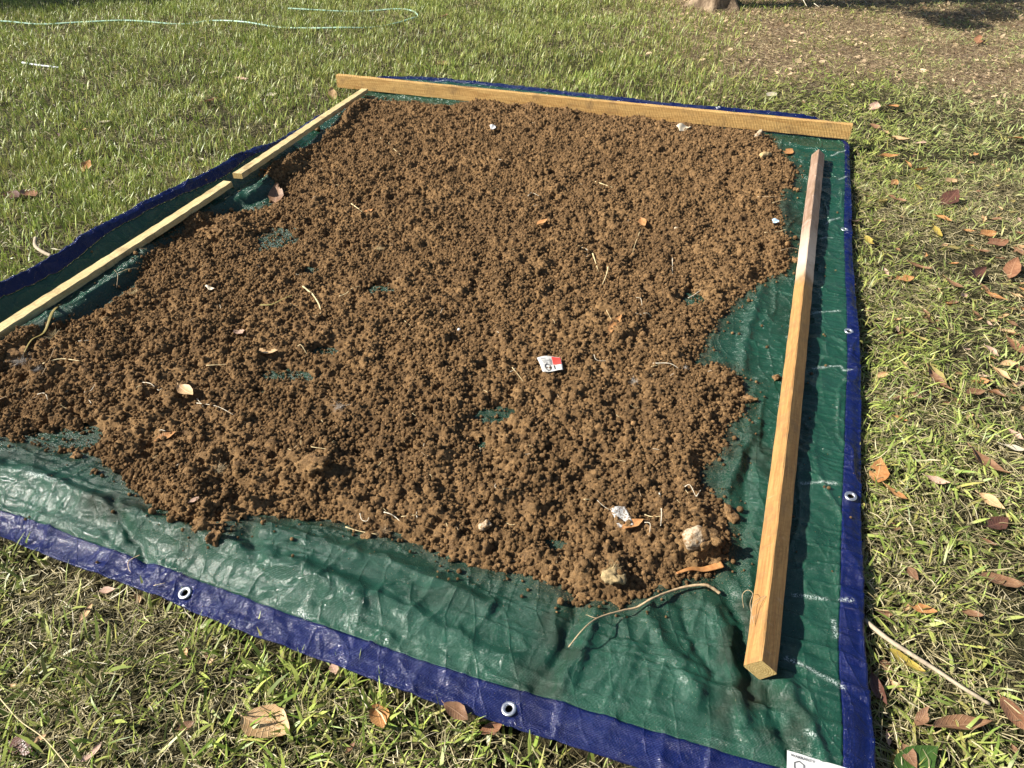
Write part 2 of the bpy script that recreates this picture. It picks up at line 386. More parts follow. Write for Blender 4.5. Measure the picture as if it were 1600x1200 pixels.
# bulges right of the square post
for yy in range(280, 1100, 62):
    xr = 1290-(yy-280)*.055
    FOLDS.append((pxline([(xr-25+random.uniform(-6, 6), yy), (xr+8, yy+random.uniform(-14, 14))]), .035, random.uniform(.004, .010)))
def hem_flat(x, y):
    return 1
def tarp_z(x, y):
    d, t = left_info(x, y)
    amp = np.interp(t, AMP_T, AMP_V)
    # the left edge stands up over the turf, falls to a trough where the batten lies, and a long fold rises inside of it
    prof = LIFT*amp*np.interp(d, [0, .02, .07, .12, .16, .25, 3], [1, .92, .50, .16, .03, 0, 0])
    w = np.interp(t, [0, .17, .25, .3, .4, .45, .5, .6, .72, 1], [.3, .25, .195, .185, .145, .15, .22, .16, .2, .2])
    hump = .074*(.8+.25*vnoise(t*22, t*0+3., 5))*np.exp(-((d-w-.012-.010*vnoise(t*17, t*0, 9))/.055)**4)
    z = TZ0+prof+hump*np.interp(t, [0, .08, .80, .9, 1], [.3, 1, .7, 0, 0])
    dn = seg_dist(x, y, NP); z = z+.050*smooth(.02, .17, dn)*smooth(.42, .19, dn)*smooth(.1, -.55, x)+.020*smooth(.02, .14, dn)*smooth(.36, .17, dn)*smooth(-.3, .1, x)
    for ln, w_, h in FOLDS:
        ax = min(p[0] for p in ln)-.2; bx = max(p[0] for p in ln)+.2; ay = min(p[1] for p in ln)-.2; by = max(p[1] for p in ln)+.2
        m = (x > ax) & (x < bx) & (y > ay) & (y < by)
        if np.any(m):
            xx = x[m] if np.ndim(x) else x; yy = y[m] if np.ndim(y) else y
            dd = seg_dist(xx+.008*vnoise(xx*30, yy*30, 31), yy+.008*vnoise(xx*30, yy*30, 33), ln)
            add = h*np.exp(-(dd/w_)**2*1.3)
            if np.ndim(z): z[m] += add
            else: z = z+add
    # general lie of the sheet on lumpy turf, and crinkles
    z = z+.008*fbm(x*3.1, y*3.1, 41, 3)
    u = x*.94-y*.34; v_ = x*.34+y*.94
    r1 = 1-np.abs(fbm(u*9+.15*vnoise(u*6, v_*6, 3), v_*3.2, 51, 2))*3
    r2 = 1-np.abs(fbm(u*5, v_*15+.2*vnoise(u*8, v_*8, 4), 61, 2))*3
    z = z+.0062*np.clip(r1, 0, 1)**4+.0055*np.clip(r2, 0, 1)**4
    r3 = 1-np.abs(fbm(u*5+.6*vnoise(u*9, v_*9, 14)+v_*2.5, v_*19, 66, 3))*2.2
    z = z+.0038*np.clip(r3, 0, 1)**3
    z = z+.0012*fbm(x*60, y*60, 71, 2)
    return z
def tz1(x, y): return float(tarp_z(np.array([x]), np.array([y]))[0])

# ------------------------------------------------------------------ soil outline and thickness
soil_px = [(548, 168), (600, 160), (645, 163), (700, 168), (745, 160), (800, 165), (870, 172), (940, 182), (1000, 186), (1060, 194), (1120, 203), (1180, 209), (1200, 214), (1215, 237), (1238, 262), (1240, 292), (1222, 300), (1213, 325), (1220, 360), (1232, 385), (1225, 428), (1190, 440), (1145, 470), (1118, 510), (1094, 532), (1098, 550), (1088, 570), (1138, 578), (1160, 602), (1165, 640), (1135, 668), (1128, 712), (1094, 735), (1092, 752), (1128, 790), (1138, 850), (1122, 885), (1096, 903), (1040, 915), (1000, 933), (960, 944), (902, 941), (870, 918), (820, 900), (760, 890), (700, 878), (660, 853), (600, 836), (560, 828), (500, 815), (440, 816), (395, 823), (352, 852), (312, 848), (250, 808), (212, 778), (190, 750), (150, 712), (120, 712), (50, 702), (0, 690), (-150, 680), (-250, 640), (-180, 590), (-60, 560), (0, 560), (40, 535), (75, 530), (112, 508), (170, 479), (215, 442), (245, 402), (285, 372), (303, 350), (355, 338), (425, 325), (446, 300), (415, 284), (415, 276), (455, 256), (505, 232), (528, 203)]
SOIL_POLY = np.array(pxline(soil_px, TZ0))
BALD = [((430, 375), (34, 20), .8), ((772, 652), (30, 13), 1.2), ((455, 590), (44, 12), .9), ((505, 550), (20, 8), .9), ((100, 690), (58, 18), 1.15), ((866, 851), (20, 9), .95), ((595, 455), (24, 9), .9), ((487, 425), (14, 8), .8), ((752, 697), (9, 5), .9), ((405, 618), (12, 6), .95), ((1080, 470), (20, 12), .8), ((120, 655), (8, 4), .9), ((715, 505), (12, 6), .5), ((1010, 395), (16, 8), .5)]
def bald(x, y):
    b = np.zeros(np.shape(x))
    for (cx, cy), (rx, ry), s in BALD:
        p = G(cx, cy, TZ0); a = abs(G(cx+rx, cy, TZ0)[0]-p[0]); c = abs(G(cx, cy-ry, TZ0)[1]-p[1])
        q = np.sqrt(((x-p[0])/a)**2+((y-p[1])/c)**2)+.35*vnoise(x*28, y*28, 77)
        b = np.maximum(b, s*smooth(1.75, .55, q))
    return b
def soil_thick(x, y):
    d = seg_dist(x, y, SOIL_POLY, True); d = np.where(inside(x, y, SOIL_POLY), d, -d)
    d = d+.022*fbm(x*22, y*22, 81, 3)+.006*vnoise(x*110, y*110, 85)
    t = smooth(-.004, .075, d)
    h = .025+.016*fbm(x*5, y*5, 91, 3)+.016*fbm(x*15, y*15, 95, 2)+.008*vnoise(x*38, y*38, 97)
    # humps seen in the photograph
    for (px, py, r, a) in [(500, 740, .11, .022), (545, 722, .06, -.026), (680, 720, .09, .014), (640, 330, .12, .012), (380, 740, .08, .012), (310, 810, .06, .02), (1050, 610, .09, .016), (1090, 850, .10, .030), (960, 900, .08, .016), (380, 365, .09, .014), (560, 190, .10, .024), (860, 195, .11, .018), (50, 560, .10, .016), (30, 600, .13, .016), (650, 610, .06, .014), (300, 300, .06, .01), (460, 450, .05, -.012), (760, 440, .05, -.014), (870, 425, .045, -.012), (980, 560, .04, -.012)]:
        p = G(px, py, TZ0); h = h+a*np.exp(-((x-p[0])**2+(y-p[1])**2)/(r*r)*1.5)
    th = t*np.maximum(h, .006)
    b = bald(x, y)
    return th*(1-np.clip(b, 0, 1))-.012*np.clip(b-.8, 0, 1)*5*.2, d, b

# soil height field
RES = .004
sx0, sx1 = SOIL_POLY[:, 0].min()-.03, SOIL_POLY[:, 0].max()+.05
sy0, sy1 = SOIL_POLY[:, 1].min()-.05, SOIL_POLY[:, 1].max()+.05
nx, ny = int((sx1-sx0)/RES), int((sy1-sy0)/RES)
gx, gy = np.meshgrid(sx0+np.arange(nx)*RES, sy0+np.arange(ny)*RES)   # [iy, ix]
# coarse evaluation (every 2nd) then upsample keeps this fast
def coarse(fn, k=3):
    cx = sx0+np.arange(0, nx+k, k)*RES; cy = sy0+np.arange(0, ny+k, k)*RES
    X, Y = np.meshgrid(cx, cy); V = fn(X, Y)
    fx = np.arange(nx)/k; fy = np.arange(ny)/k; ix = fx.astype(int); iy = fy.astype(int); fx = fx-ix; fy = (fy-iy)[:, None]
    V = [V] if not isinstance(V, tuple) else V
    out = []
    for W in V:
        a = W[iy][:, ix]; b = W[iy][:, ix+1]; c = W[iy+1][:, ix]; d = W[iy+1][:, ix+1]
        out.append((a*(1-fx)+b*fx)*(1-fy)+(c*(1-fx)+d*fx)*fy)
    return out if len(out) > 1 else out[0]
TH, SD, BD = coarse(soil_thick)
TB = coarse(tarp_z)
base_s = TB + TH + .002*fbm(gx*90, gy*90, 101, 2)
base_s = base_s-.017*smooth(.18, .5, fbm(gx*13, gy*13, 141, 2))*smooth(-.2, .5, vnoise(gx*2.6, gy*2.6, 149))*smooth(.02, .08, SD)-.009*smooth(.3, .6, vnoise(gx*42, gy*42, 143))*smooth(.02, .05, SD)
base_s = np.maximum(base_s, TB+.001)
cover = (SD > .0) & (BD < .62)
Z = np.where(cover, base_s, TB-.006)
def stamp(n, r0, r1, power, sink, need=.5, edge=0.0, fr=0):
    global Z
    ix = rng.integers(8, nx-8, n); iy = rng.integers(8, ny-8, n)
    ok = (SD[iy, ix] > edge) & (BD[iy, ix] < need)
    if fr: ok &= rng.random(n) < .12+smooth(-.4, .45, vnoise(ix*RES*fr, iy*RES*fr, 500+fr))
    ix, iy = ix[ok], iy[ok]; n = len(ix)
    r = r0+(r1-r0)*rng.random(n)**power; ox = (rng.random(n)-.5); oy = (rng.random(n)-.5)
    bz = base_s[iy, ix]+(rng.random(n)-.45)*.35*r; el = .8+.4*rng.random(n)
    kmax = int(math.ceil(r1/RES))+1; flat = Z.ravel()
    for dy in range(-kmax, kmax+1):
        for dx in range(-kmax, kmax+1):
            X = ix+dx; Y = iy+dy
            d2 = (((dx-ox)*RES)**2*el+((dy-oy)*RES)**2/el)
            m = (d2 < r*r*.98) & (X >= 0) & (X < nx) & (Y >= 0) & (Y < ny)
            if not m.any(): continue
            z = bz[m]+np.sqrt(r[m]**2-d2[m])-r[m]*sink
            np.maximum.at(flat, Y[m]*nx+X[m], z)
    Z = flat.reshape(ny, nx)
stamp(1500, .012, .030, 2.4, .45, .3, .02, 4)
base_s = np.where(Z > base_s, Z-.004, base_s)+.0045*fbm(gx*75, gy*75, 131, 2)
stamp(24000, .007, .014, 2, .2, .4, .008, 9)
base_s = np.where(Z > base_s, Z-.003, base_s)+.0015*vnoise(gx*140, gy*140, 133)
stamp(80000, .0045, .0085, 1.5, .2, .55, 0, 6)
Z = Z+np.where(cover, .0016*vnoise(gx*330, gy*330, 111), 0)
def soil_z(x, y):
    ix = int(round((x-sx0)/RES)); iy = int(round((y-sy0)/RES))
    if 2 < ix < nx-3 and 2 < iy < ny-3: return float(np.median(Z[iy-1:iy+2, ix-1:ix+2]))
    return tz1(x, y)
def surf_z(x, y):
    if sx0 < x < sx1 and sy0 < y < sy1:
        ix = int(round((x-sx0)/RES)); iy = int(round((y-sy0)/RES))
        if 2 < ix < nx-3 and 2 < iy < ny-3 and cover[iy, ix]: return float(Z[iy-1:iy+2, ix-1:ix+2].max())-.002
    return tz1(x, y)
keep = cover | np.roll(cover, 1, 0) | np.roll(cover, -1, 0) | np.roll(cover, 1, 1) | np.roll(cover, -1, 1)
fk = keep[:-1, :-1] & keep[1:, :-1] & keep[:-1, 1:] & keep[1:, 1:]
used = np.zeros((ny, nx), bool); used[:-1, :-1] |= fk; used[1:, :-1] |= fk; used[:-1, 1:] |= fk; used[1:, 1:] |= fk
idx = -np.ones((ny, nx), np.int64); idx[used] = np.arange(used.sum())
jx = gx+(.0009*vnoise(gx*300, gy*300, 7)); jy = gy+(.0009*vnoise(gx*300, gy*300, 8))
V = np.stack([jx[used], jy[used], Z[used]], 1)
fy_, fx_ = np.nonzero(fk)
F = np.stack([idx[fy_, fx_], idx[fy_, fx_+1], idx[fy_+1, fx_+1], idx[fy_+1, fx_]], 1)
# crumbs: loose points that carry small lumps of soil, on the bed and scattered off its edge
def crumbs(n, r0, r1, power, fn):
    x = sx0+rng.random(n)*(sx1-sx0); y = sy0+rng.random(n)*(sy1-sy0)
    ix = ((x-sx0)/RES).astype(int).clip(0, nx-1); iy = ((y-sy0)/RES).astype(int).clip(0, ny-1)
    pr = fn(SD[iy, ix], BD[iy, ix], x, y); ok = rng.random(n) < pr
    x, y, ix, iy = x[ok], y[ok], ix[ok], iy[ok]; r = r0+(r1-r0)*rng.random(len(x))**power
    z = np.where(cover[iy, ix], Z[iy, ix]+r*(rng.random(len(x))*.5), TB[iy, ix]+r*.75)
    return np.stack([x, y, z], 1), r
c1, r1_ = crumbs(300000, .0024, .0075, 1.7, lambda d, b, x, y: np.where((d > -.004) & (b < .6), .42+.5*smooth(-.35, .3, vnoise(x*7, y*7, 501)+.5*vnoise(x*19, y*19, 502)), 0))
c2, r2_ = crumbs(200000, .0012, .0055, 3, lambda d, b, x, y: np.where(d < 0, .5*np.exp(d/.022)+.006, np.where(b >= .6, np.where(b < .95, .75, .3), 0))*inside(x, y, TARP_POLY))
c3, r3_ = crumbs(15000, .005, .0115, 2.4, lambda d, b, x, y: np.where((d > .01) & (b < .5), 1.0*smooth(-.1, .5, vnoise(x*5, y*5, 503)+.5*vnoise(x*21, y*21, 504)), np.where((d < 0) & (d > -.05), .12, 0)))
CV = np.vstack([c1, c2, c3]); CR = np.r_[r1_, r2_, r3_]
VV = np.vstack([V, CV]); me = np_mesh('soil_bed', VV, F, False)
attr(me, 'rad', np.r_[np.zeros(len(V)), CR])
attr(me, 'rot', np.vstack([np.zeros((len(V), 3)), rng.random((len(CV), 3))*6.28]), 'FLOAT_VECTOR')
soil = link('soil_bed', me, M_soil)
tag(soil, 'crumbly brown soil spread in a thick layer over the green tarp', 'soil', kind='stuff')
def crumb_nodes():
    ng = bpy.data.node_groups.new('crumb_nodes', 'GeometryNodeTree')
    ng.interface.new_socket('Geometry', in_out='INPUT', socket_type='NodeSocketGeometry')
    ng.interface.new_socket('Geometry', in_out='OUTPUT', socket_type='NodeSocketGeometry')
    N = ng.nodes; L = ng.links; gi = N.new('NodeGroupInput'); go = N.new('NodeGroupOutput')
    jv = N.new('GeometryNodeGeometryToInstance')
    for k in range(5):
        ico = N.new('GeometryNodeMeshIcoSphere'); ico.inputs['Radius'].default_value = 1; ico.inputs['Subdivisions'].default_value = 3 if k < 2 else 2
        sp_ = N.new('GeometryNodeSetPosition'); no = N.new('ShaderNodeTexNoise'); no.inputs['Scale'].default_value = 1.3+.25*k; no.inputs['Detail'].default_value = 3
        no.noise_dimensions = '4D'; no.inputs['W'].default_value = k*7.7
        vm = N.new('ShaderNodeVectorMath'); vm.operation = 'SUBTRACT'; L.new(no.outputs['Color'], vm.inputs[0]); vm.inputs[1].default_value = (.5, .5, .5)
        vs = N.new('ShaderNodeVectorMath'); vs.operation = 'SCALE'; L.new(vm.outputs[0], vs.inputs[0]); vs.inputs[3].default_value = .75 if k < 3 else .45
        L.new(ico.outputs[0], sp_.inputs[0]); L.new(vs.outputs[0], sp_.inputs['Offset'])
        L.new(sp_.outputs[0], jv.inputs[0])
    mtp = N.new('GeometryNodeMeshToPoints')
    ra = N.new('GeometryNodeInputNamedAttribute'); ra.data_type = 'FLOAT'; ra.inputs[0].default_value = 'rad'
    ro = N.new('GeometryNodeInputNamedAttribute'); ro.data_type = 'FLOAT_VECTOR'; ro.inputs[0].default_value = 'rot'
    cmp_ = N.new('FunctionNodeCompare'); cmp_.data_type = 'FLOAT'; cmp_.operation = 'GREATER_THAN'; cmp_.inputs[1].default_value = 1e-5
    L.new(ra.outputs[0], cmp_.inputs[0])
    iop = N.new('GeometryNodeInstanceOnPoints'); L.new(gi.outputs[0], iop.inputs['Points']); L.new(cmp_.outputs[0], iop.inputs['Selection'])
    L.new(jv.outputs[0], iop.inputs['Instance']); iop.inputs['Pick Instance'].default_value = True
    L.new(ro.outputs[0], iop.inputs['Rotation']); L.new(ra.outputs[0], iop.inputs['Scale'])
    N.remove(mtp)
    sm = N.new('GeometryNodeSetMaterial'); sm.inputs['Material'].default_value = M_soil; L.new(iop.outputs[0], sm.inputs[0])
    jo = N.new('GeometryNodeJoinGeometry'); L.new(gi.outputs[0], jo.inputs[0]); L.new(sm.outputs[0], jo.inputs[0])
    L.new(jo.outputs[0], go.inputs[0]); return ng
gm = soil.modifiers.new('crumbs', 'NODES'); gm.node_group = crumb_nodes()

# ------------------------------------------------------------------ ground
ZONE_BARE = lambda x, y: smooth(5.4, 6.7, y+.25*(x-2.)+.5*vnoise(x*1.4, y*1.4, 402))*smooth(.6, 2.2, x)
def ground():
    # fine near the scene, coarse out to the horizon
    gs = np.r_[-60, -40, -25, -16, np.linspace(-11, 11, 111), 16, 25, 40, 60]; ys = np.r_[-60, -30, -15, -6, np.linspace(-3, 14, 86), 20, 30, 45, 70]
    X, Y = np.meshgrid(gs, ys); Zg = .02*fbm(X*.8, Y*.8, 201, 3)-.012
    n, m = len(gs), len(ys); I = np.arange(n*m).reshape(m, n)
    Fq = np.stack([I[:-1, :-1], I[:-1, 1:], I[1:, 1:], I[1:, :-1]], -1).reshape(-1, 4)
    me = np_mesh('ground', np.stack([X, Y, Zg], -1).reshape(-1, 3), Fq); attr(me, 'bare', ZONE_BARE(X, Y).ravel()); o = link('ground', me, M_ground); tag(o, kind='structure')
ground()
def gz(x, y): return .02*fbm(x*.8, y*.8, 201, 3)-.012

# ------------------------------------------------------------------ tarp
GROM_PX = [(289, 927), (795, 1108), (1329, 776), (1326, 518), (1319.5, 358), (1122, 168), (197, 342), (369, 249)]
def grom_xy():
    out = []
    for px, py in GROM_PX:
        z = TZ0+.004
        for _ in range(4):
            p = G(px, py, z); z = tz1(p[0], p[1])
        out.append((p[0], p[1]))
    return out
GROM = grom_xy()
SCUFF = [[(1265, 492), (1290, 488), (1312, 486)], [(1270, 578), (1290, 574), (1313, 572), (1318, 580)], [(1252, 757), (1285, 755), (1305, 757)], [(1240, 930), (1262, 934), (1292, 937)], [(1228, 1031), (1260, 1046), (1316, 1078)], [(1288, 350), (1312, 340)], [(1283, 372), (1300, 371)], [(1298, 245), (1320, 236)], [(1312, 938), (1330, 940)], [(1318, 580), (1330, 579)], [(1255, 1155), (1266, 1164)], [(1302, 970), (1306, 995)], [(640, 128), (700, 126), (760, 133)], [(470, 962), (480, 972)], [(60, 765), (100, 776)], [(1310, 282), (1325, 276)]]
def build_tarp():
    root = empty('tarp', tuple(G(700, 700, 0)))
    tag(root, 'crumpled dark green woven tarp with a blue hem under the soil', 'tarp')
    W = 3.0; H = 4.6
    Bc, Tc = resample(NP, 600), resample(FP, 600); Lc, Rc = resample(LP, 800), resample(RP, 800)
    wB = np.linalg.norm(np.diff(NP, axis=0), axis=1).sum(); wR = np.linalg.norm(np.diff(RP, axis=0), axis=1).sum()
    hs, ht = HEM/wB, HEM/wR
    nh = 12; hl = .048/wB
    s = np.r_[np.linspace(0, hl, nh, endpoint=False), np.linspace(hl, 1-hs, 560), np.linspace(1-hs, 1, nh+1)[1:]]
    t = np.r_[np.linspace(0, ht, nh, endpoint=False), np.linspace(ht, 1-ht, 860), np.linspace(1-ht, 1, nh+1)[1:]]
    S, T = np.meshgrid(s, t)
    def at(c, u): q = np.linspace(0, 1, len(c)); return np.stack([np.interp(u, q, c[:, 0]), np.interp(u, q, c[:, 1])], -1)
    B, Tt, L, Rr = at(Bc, S), at(Tc, S), at(Lc, T), at(Rc, T)
    s_, t_ = S[..., None], T[..., None]
    P = (1-t_)*B+t_*Tt+(1-s_)*L+s_*Rr-((1-s_)*(1-t_)*NP[0]+s_*(1-t_)*NP[-1]+(1-s_)*t_*LP[-1]+s_*t_*RP[-1])
    X, Y = P[..., 0], P[..., 1]
    Zt = np.zeros_like(X)
    for i in range(0, X.shape[0], 100): Zt[i:i+100] = tarp_z(X[i:i+100], Y[i:i+100])
    m, n = X.shape
    hemv = (S <= hl+1e-9) | (S >= 1-hs-1e-9) | (T <= ht+1e-9) | (T >= 1-ht-1e-9)
    # the free edge droops a little towards the turf
    ed = np.minimum(np.minimum(1-S, 9)*wB, T*wR)
    Zt = Zt-.016*smooth(.05, 0, ed)*(.5+.5*vnoise(X*9, Y*9, 15))
    # attributes
    dsoil = seg_dist(X[::2, ::2], Y[::2, ::2], SOIL_POLY, True); ins = inside(X[::2, ::2], Y[::2, ::2], SOIL_POLY)
    dsoil = np.where(ins, .035, dsoil); dsoil = np.repeat(np.repeat(dsoil, 2, 0), 2, 1)[:m, :n]
    nz = .5+.5*fbm(X*9, Y*9, 301, 3)
    dirt = np.exp(-dsoil/.055)*(.35+.95*nz)
    for (px, py, rx, ry, a) in [(1160, 1090, 50, 60, .75), (1145, 1010, 26, 60, .6), (1175, 960, 20, 70, .7), (1185, 700, 22, 70, .55), (1225, 330, 25, 60, .8), (1215, 480, 26, 60, .35), (350, 850, 50, 24, .6), (200, 800, 70, 26, .7), (870, 1000, 35, 70, .55), (840, 1060, 40, 50, .55), (60, 730, 90, 18, .5), (1240, 1140, 26, 50, .55), (700, 940, 90, 24, .3), (1250, 215, 40, 14, .4), (420, 700, 10, 10, 0)]:
        p = G(px, py, TZ0); a_ = abs(G(px+rx, py, TZ0)[0]-p[0]); c_ = abs(G(px, py-ry, TZ0)[1]-p[1])
        q = np.sqrt(((X-p[0])/a_)**2+((Y-p[1])/c_)**2)+.5*vnoise(X*20, Y*20, 311)
        dirt = np.maximum(dirt, a*smooth(1.3, .3, q))
    dirt = np.clip(dirt, 0, .93); dirt = np.where(hemv, dirt*.4, dirt)
    speck = np.clip(.12+.95*np.exp(-dsoil/.05)+.25*np.exp(-dsoil/.3)+.25*(nz-.5), 0, 1)
    sc = np.zeros_like(X)
    for ln in SCUFF:
        l = pxline(ln); ax = min(p[0] for p in l)-.03; bx = max(p[0] for p in l)+.03; ay = min(p[1] for p in l)-.03; by = max(p[1] for p in l)+.03
        mk = (X > ax) & (X < bx) & (Y > ay) & (Y < by)
        if mk.any(): sc[mk] = np.maximum(sc[mk], np.exp(-(seg_dist(X[mk], Y[mk], l)/.0045)**2))
    ge = np.full(X.shape, 9.)
    for g in GROM: ge = np.minimum(ge, np.hypot(X-g[0], Y-g[1]))
    I = np.arange(m*n).reshape(m, n)
    q = np.stack([I[:-1, :-1], I[:-1, 1:], I[1:, 1:], I[1:, :-1]], -1)
    fm = (S[:-1, :-1]+S[1:, 1:])/2; ft = (T[:-1, :-1]+T[1:, 1:])/2
    hf = (fm < hl) | (fm > 1-hs) | (ft < ht) | (ft > 1-ht)
    gf = (ge[:-1, :-1] < .0115)
    for name, sel, mat, dz in (('sheet', ~hf, M_tarp, 0), ('hem', hf & ~gf, M_hem, .0012)):
        fq = q[sel]; u, inv = np.unique(fq, return_inverse=True); inv = inv.reshape(fq.shape)
        co = np.stack([X.ravel()[u], Y.ravel()[u], Zt.ravel()[u]+dz], 1)-np.array(root.location)
        me = np_mesh(name, co, inv)
        for k, a in (('dirt', dirt), ('speck', speck), ('scuff', sc)): attr(me, k, a.ravel()[u])
        o = link(name, me, mat, root)
        sd = o.modifiers.new('thickness', 'SOLIDIFY'); sd.thickness = .0022 if name == 'hem' else .0008; sd.offset = -1
    return root, (X, Y, Zt)
TARP, TGRID = build_tarp()
tl = TARP.location

def lathe(bm, prof, n=28, M=Matrix()):
    rings = []
    for r, z in prof: rings.append([bm.verts.new(M @ Vector((r*math.cos(2*math.pi*i/n), r*math.sin(2*math.pi*i/n), z))) for i in range(n)])
    for a in range(len(rings)-1):
        for i in range(n): bm.faces.new((rings[a][i], rings[a][(i+1) % n], rings[a+1][(i+1) % n], rings[a+1][i]))
def bm_obj(name, bm, mat, parent=None, sm=True):
    me = bpy.data.meshes.new(name); bmesh.ops.recalc_face_normals(bm, faces=bm.faces); bm.to_mesh(me); bm.free()
    if sm: me.polygons.foreach_set('use_smooth', np.ones(len(me.polygons), bool))
    return link(name, me, mat, parent)
def slope_n(x, y, e=.02):
    dzx = (tz1(x+e, y)-tz1(x-e, y))/(2*e); dzy = (tz1(x, y+e)-tz1(x, y-e))/(2*e)
    return Vector((-dzx, -dzy, 1)).normalized()
for g in GROM:
    bm = bmesh.new(); lathe(bm, [(.0172, -.001), (.0168, .0008), (.0150, .0016), (.0120, .0018), (.0098, .0012), (.0086, .0), (.0085, -.004)])
    o = bm_obj('grommet', bm, M_metal, TARP)
    nrm = slope_n(*g)
    o.location = Vector((g[0], g[1], tz1(*g)+.0025))-tl; o.rotation_euler = nrm.to_track_quat('Z', 'Y').to_euler()

# care label sewn onto the tarp's near corner
def text_mesh(body, size):
    cu = bpy.data.curves.new('txt', 'FONT'); cu.body = body; cu.size = size; cu.extrude = .0001
    ob = bpy.data.objects.new('txt', cu); C.objects.link(ob); dg = bpy.context.evaluated_depsgraph_get()
    me = bpy.data.meshes.new_from_object(ob.evaluated_get(dg)); bpy.data.objects.remove(ob); return me
def drape(p):  # world xy -> on tarp
    return Vector((p[0], p[1], tz1(p[0], p[1])+.003))
A = P3(1227, 1178, .06); Bp = P3(1300, 1200, .06); Cc = P3(1224, 1232, .06)
ux = (Bp-A).normalized(); ux.z = 0; ux.normalize(); uy = Vector((ux.y, -ux.x, 0))
bm = bmesh.new(); LW, LH = .16, .085; g_ = []
LZ = max(tz1((A+ux*a+uy*b).x, (A+ux*a+uy*b).y) for a in (0, .03, .06, .09) for b in (0, .03, .06))+.003
for j in range(9):
    row = []
    for i in range(15):
        w = A+ux*(i/14*LW)+uy*(j/8*LH); w.z = LZ+.0008*math.sin(i*.9+j*.7); row.append(bm.verts.new(w-tl))
    g_.append(row)
for j in range(8):
    for i in range(14): bm.faces.new((g_[j][i], g_[j][i+1], g_[j+1][i+1], g_[j+1][i]))
lab = bm_obj('care_label', bm, M_paper, TARP)
def label_marks():
    th = math.atan2(ux.y, ux.x)
    for body, sz, off, dn in (('WARRANTY', .0085, .007, .011), ('TWELVE MONTHS', .0035, .018, .019), ('WASHING INSTRUCTIONS', .006, .060, .015), ):
        if body != 'WARRANTY': continue
        me = text_mesh(body, sz); me.materials.clear(); o = link('label_text', me, M_ink, lab)
        w = A+ux*off+uy*dn; o.location = Vector((w.x, w.y, LZ+.0014))-tl; o.rotation_euler = (0, 0, th)
    bm = bmesh.new(); c = A+ux*.024+uy*.027; r0, r1 = .0115, .0095
    vs = []
    for k in range(6):
        a = th+math.pi/3*k+math.pi/6
        for r in (r0, r1):
            w = c+Vector((math.cos(a)*r, math.sin(a)*r, 0)); w.z = LZ+.0014; vs.append(bm.verts.new(w-tl))
    for k in range(6):
        a = 2*k; b = 2*((k+1) % 6); bm.faces.new((vs[a], vs[b], vs[b+1], vs[a+1]))
    bm_obj('label_symbol', bm, M_ink, lab)
label_marks()

# ------------------------------------------------------------------ timber
def beam(name, p0, p1, w, h, roll, mats, label, warp=.004, cham=.003, nseg=40, seed=0, ends_cut=0, endmat=True, group=None):
    """p0, p1: centre-line ends; object x runs along it"""
    d = p1-p0; L = d.length; X = d.normalized(); Zv = Vector((0, 0, 1)); Yv = Zv.cross(X).normalized(); Zv = X.cross(Yv)
    M = Matrix((X, Yv, Zv)).transposed().to_4x4(); M.translation = (p0+p1)/2
    bm = bmesh.new(); c, s = math.cos(roll), math.sin(roll)
    prof = []
    for sx, sy in ((1, 1), (-1, 1), (-1, -1), (1, -1)):
        a, b = (sx*w/2, sy*(h/2-cham)), (sx*(w/2-cham), sy*h/2)
        pr = [a, b] if sx*sy > 0 else [b, a]
        prof += pr
    rings = []
    for i in range(nseg+1):
        x = (i/nseg-.5)*L; r = []
        oy = warp*math.sin(i/nseg*math.pi*1.3+seed); oz = warp*.6*math.sin(i/nseg*math.pi*2+seed*2)
        for k, (a, b) in enumerate(prof):
            j = .0009*math.sin(i*2.7+k*5.1+seed)
            y = a*c-b*s+oy+j; z = a*s+b*c+oz+j
            r.append(bm.verts.new((x, y, z)))
        rings.append(r)
    n = len(prof)
    for i in range(nseg):
        for k in range(n): bm.faces.new((rings[i][k], rings[i][(k+1) % n], rings[i+1][(k+1) % n], rings[i+1][k]))
    for r, fl in ((rings[0], 1), (rings[-1], 0)):
        f = bm.faces.new(r); f.material_index = 1
    bmesh.ops.recalc_face_normals(bm, faces=bm.faces)
    me = bpy.data.meshes.new(name); bm.to_mesh(me); bm.free()
    o = link(name, me, mats); o.matrix_world = M
    tag(o, label, 'timber', group)
    return o
# long board on edge across the far end
zt = TZ0+.004
a = P3(527, 137.5, .055); b = P3(1326, 218.5, .055); dr = (b-a).normalized(); nrm = Vector((-dr.y, dr.x, 0))
beam('timber_board', a+nrm*.020+Vector((0, 0, .045)), b+nrm*.020+Vector((0, 0, .045)), .040, .090, 0, [M_wood_far, M_end], 'long orange pine board standing on edge across the far end of the tarp', .004, .0015, seed=1)
# upper batten on the left edge, from the far board down to the join
TOPZ = TZ0+.062
def left_batten(pl0, pl1, pr0, pr1, th, label, seed, dz=0, z=TOPZ, z1=None):
    z1 = z1 or z
    l0, l1, r0, r1 = P3(*pl0, z), P3(*pl1, z1), P3(*pr0, z), P3(*pr1, z1)
    p0 = (l0+r0)/2; p1 = (l1+r1)/2; ax = (p1-p0).normalized(); n_ = Vector((-ax.y, ax.x, 0))
    w = (abs((r0-l0).dot(n_))+abs((r1-l1).dot(n_)))/2
    print('batten', label, 'w', round(w, 3), 'L', round((p1-p0).length, 2))
    off = Vector((0, 0, -th/2+dz)); w *= .8
    return beam('timber_batten', p0+off, p1+off, w, th, 0, [M_wood_left, M_end], label, .003, .0025, seed=seed)
left_batten((364, 268), (565, 136.5), (378, 273), (574, 140), .028, 'pale pine batten on the left tarp edge, its far end touching the long board', 2, 0, .195, .10)
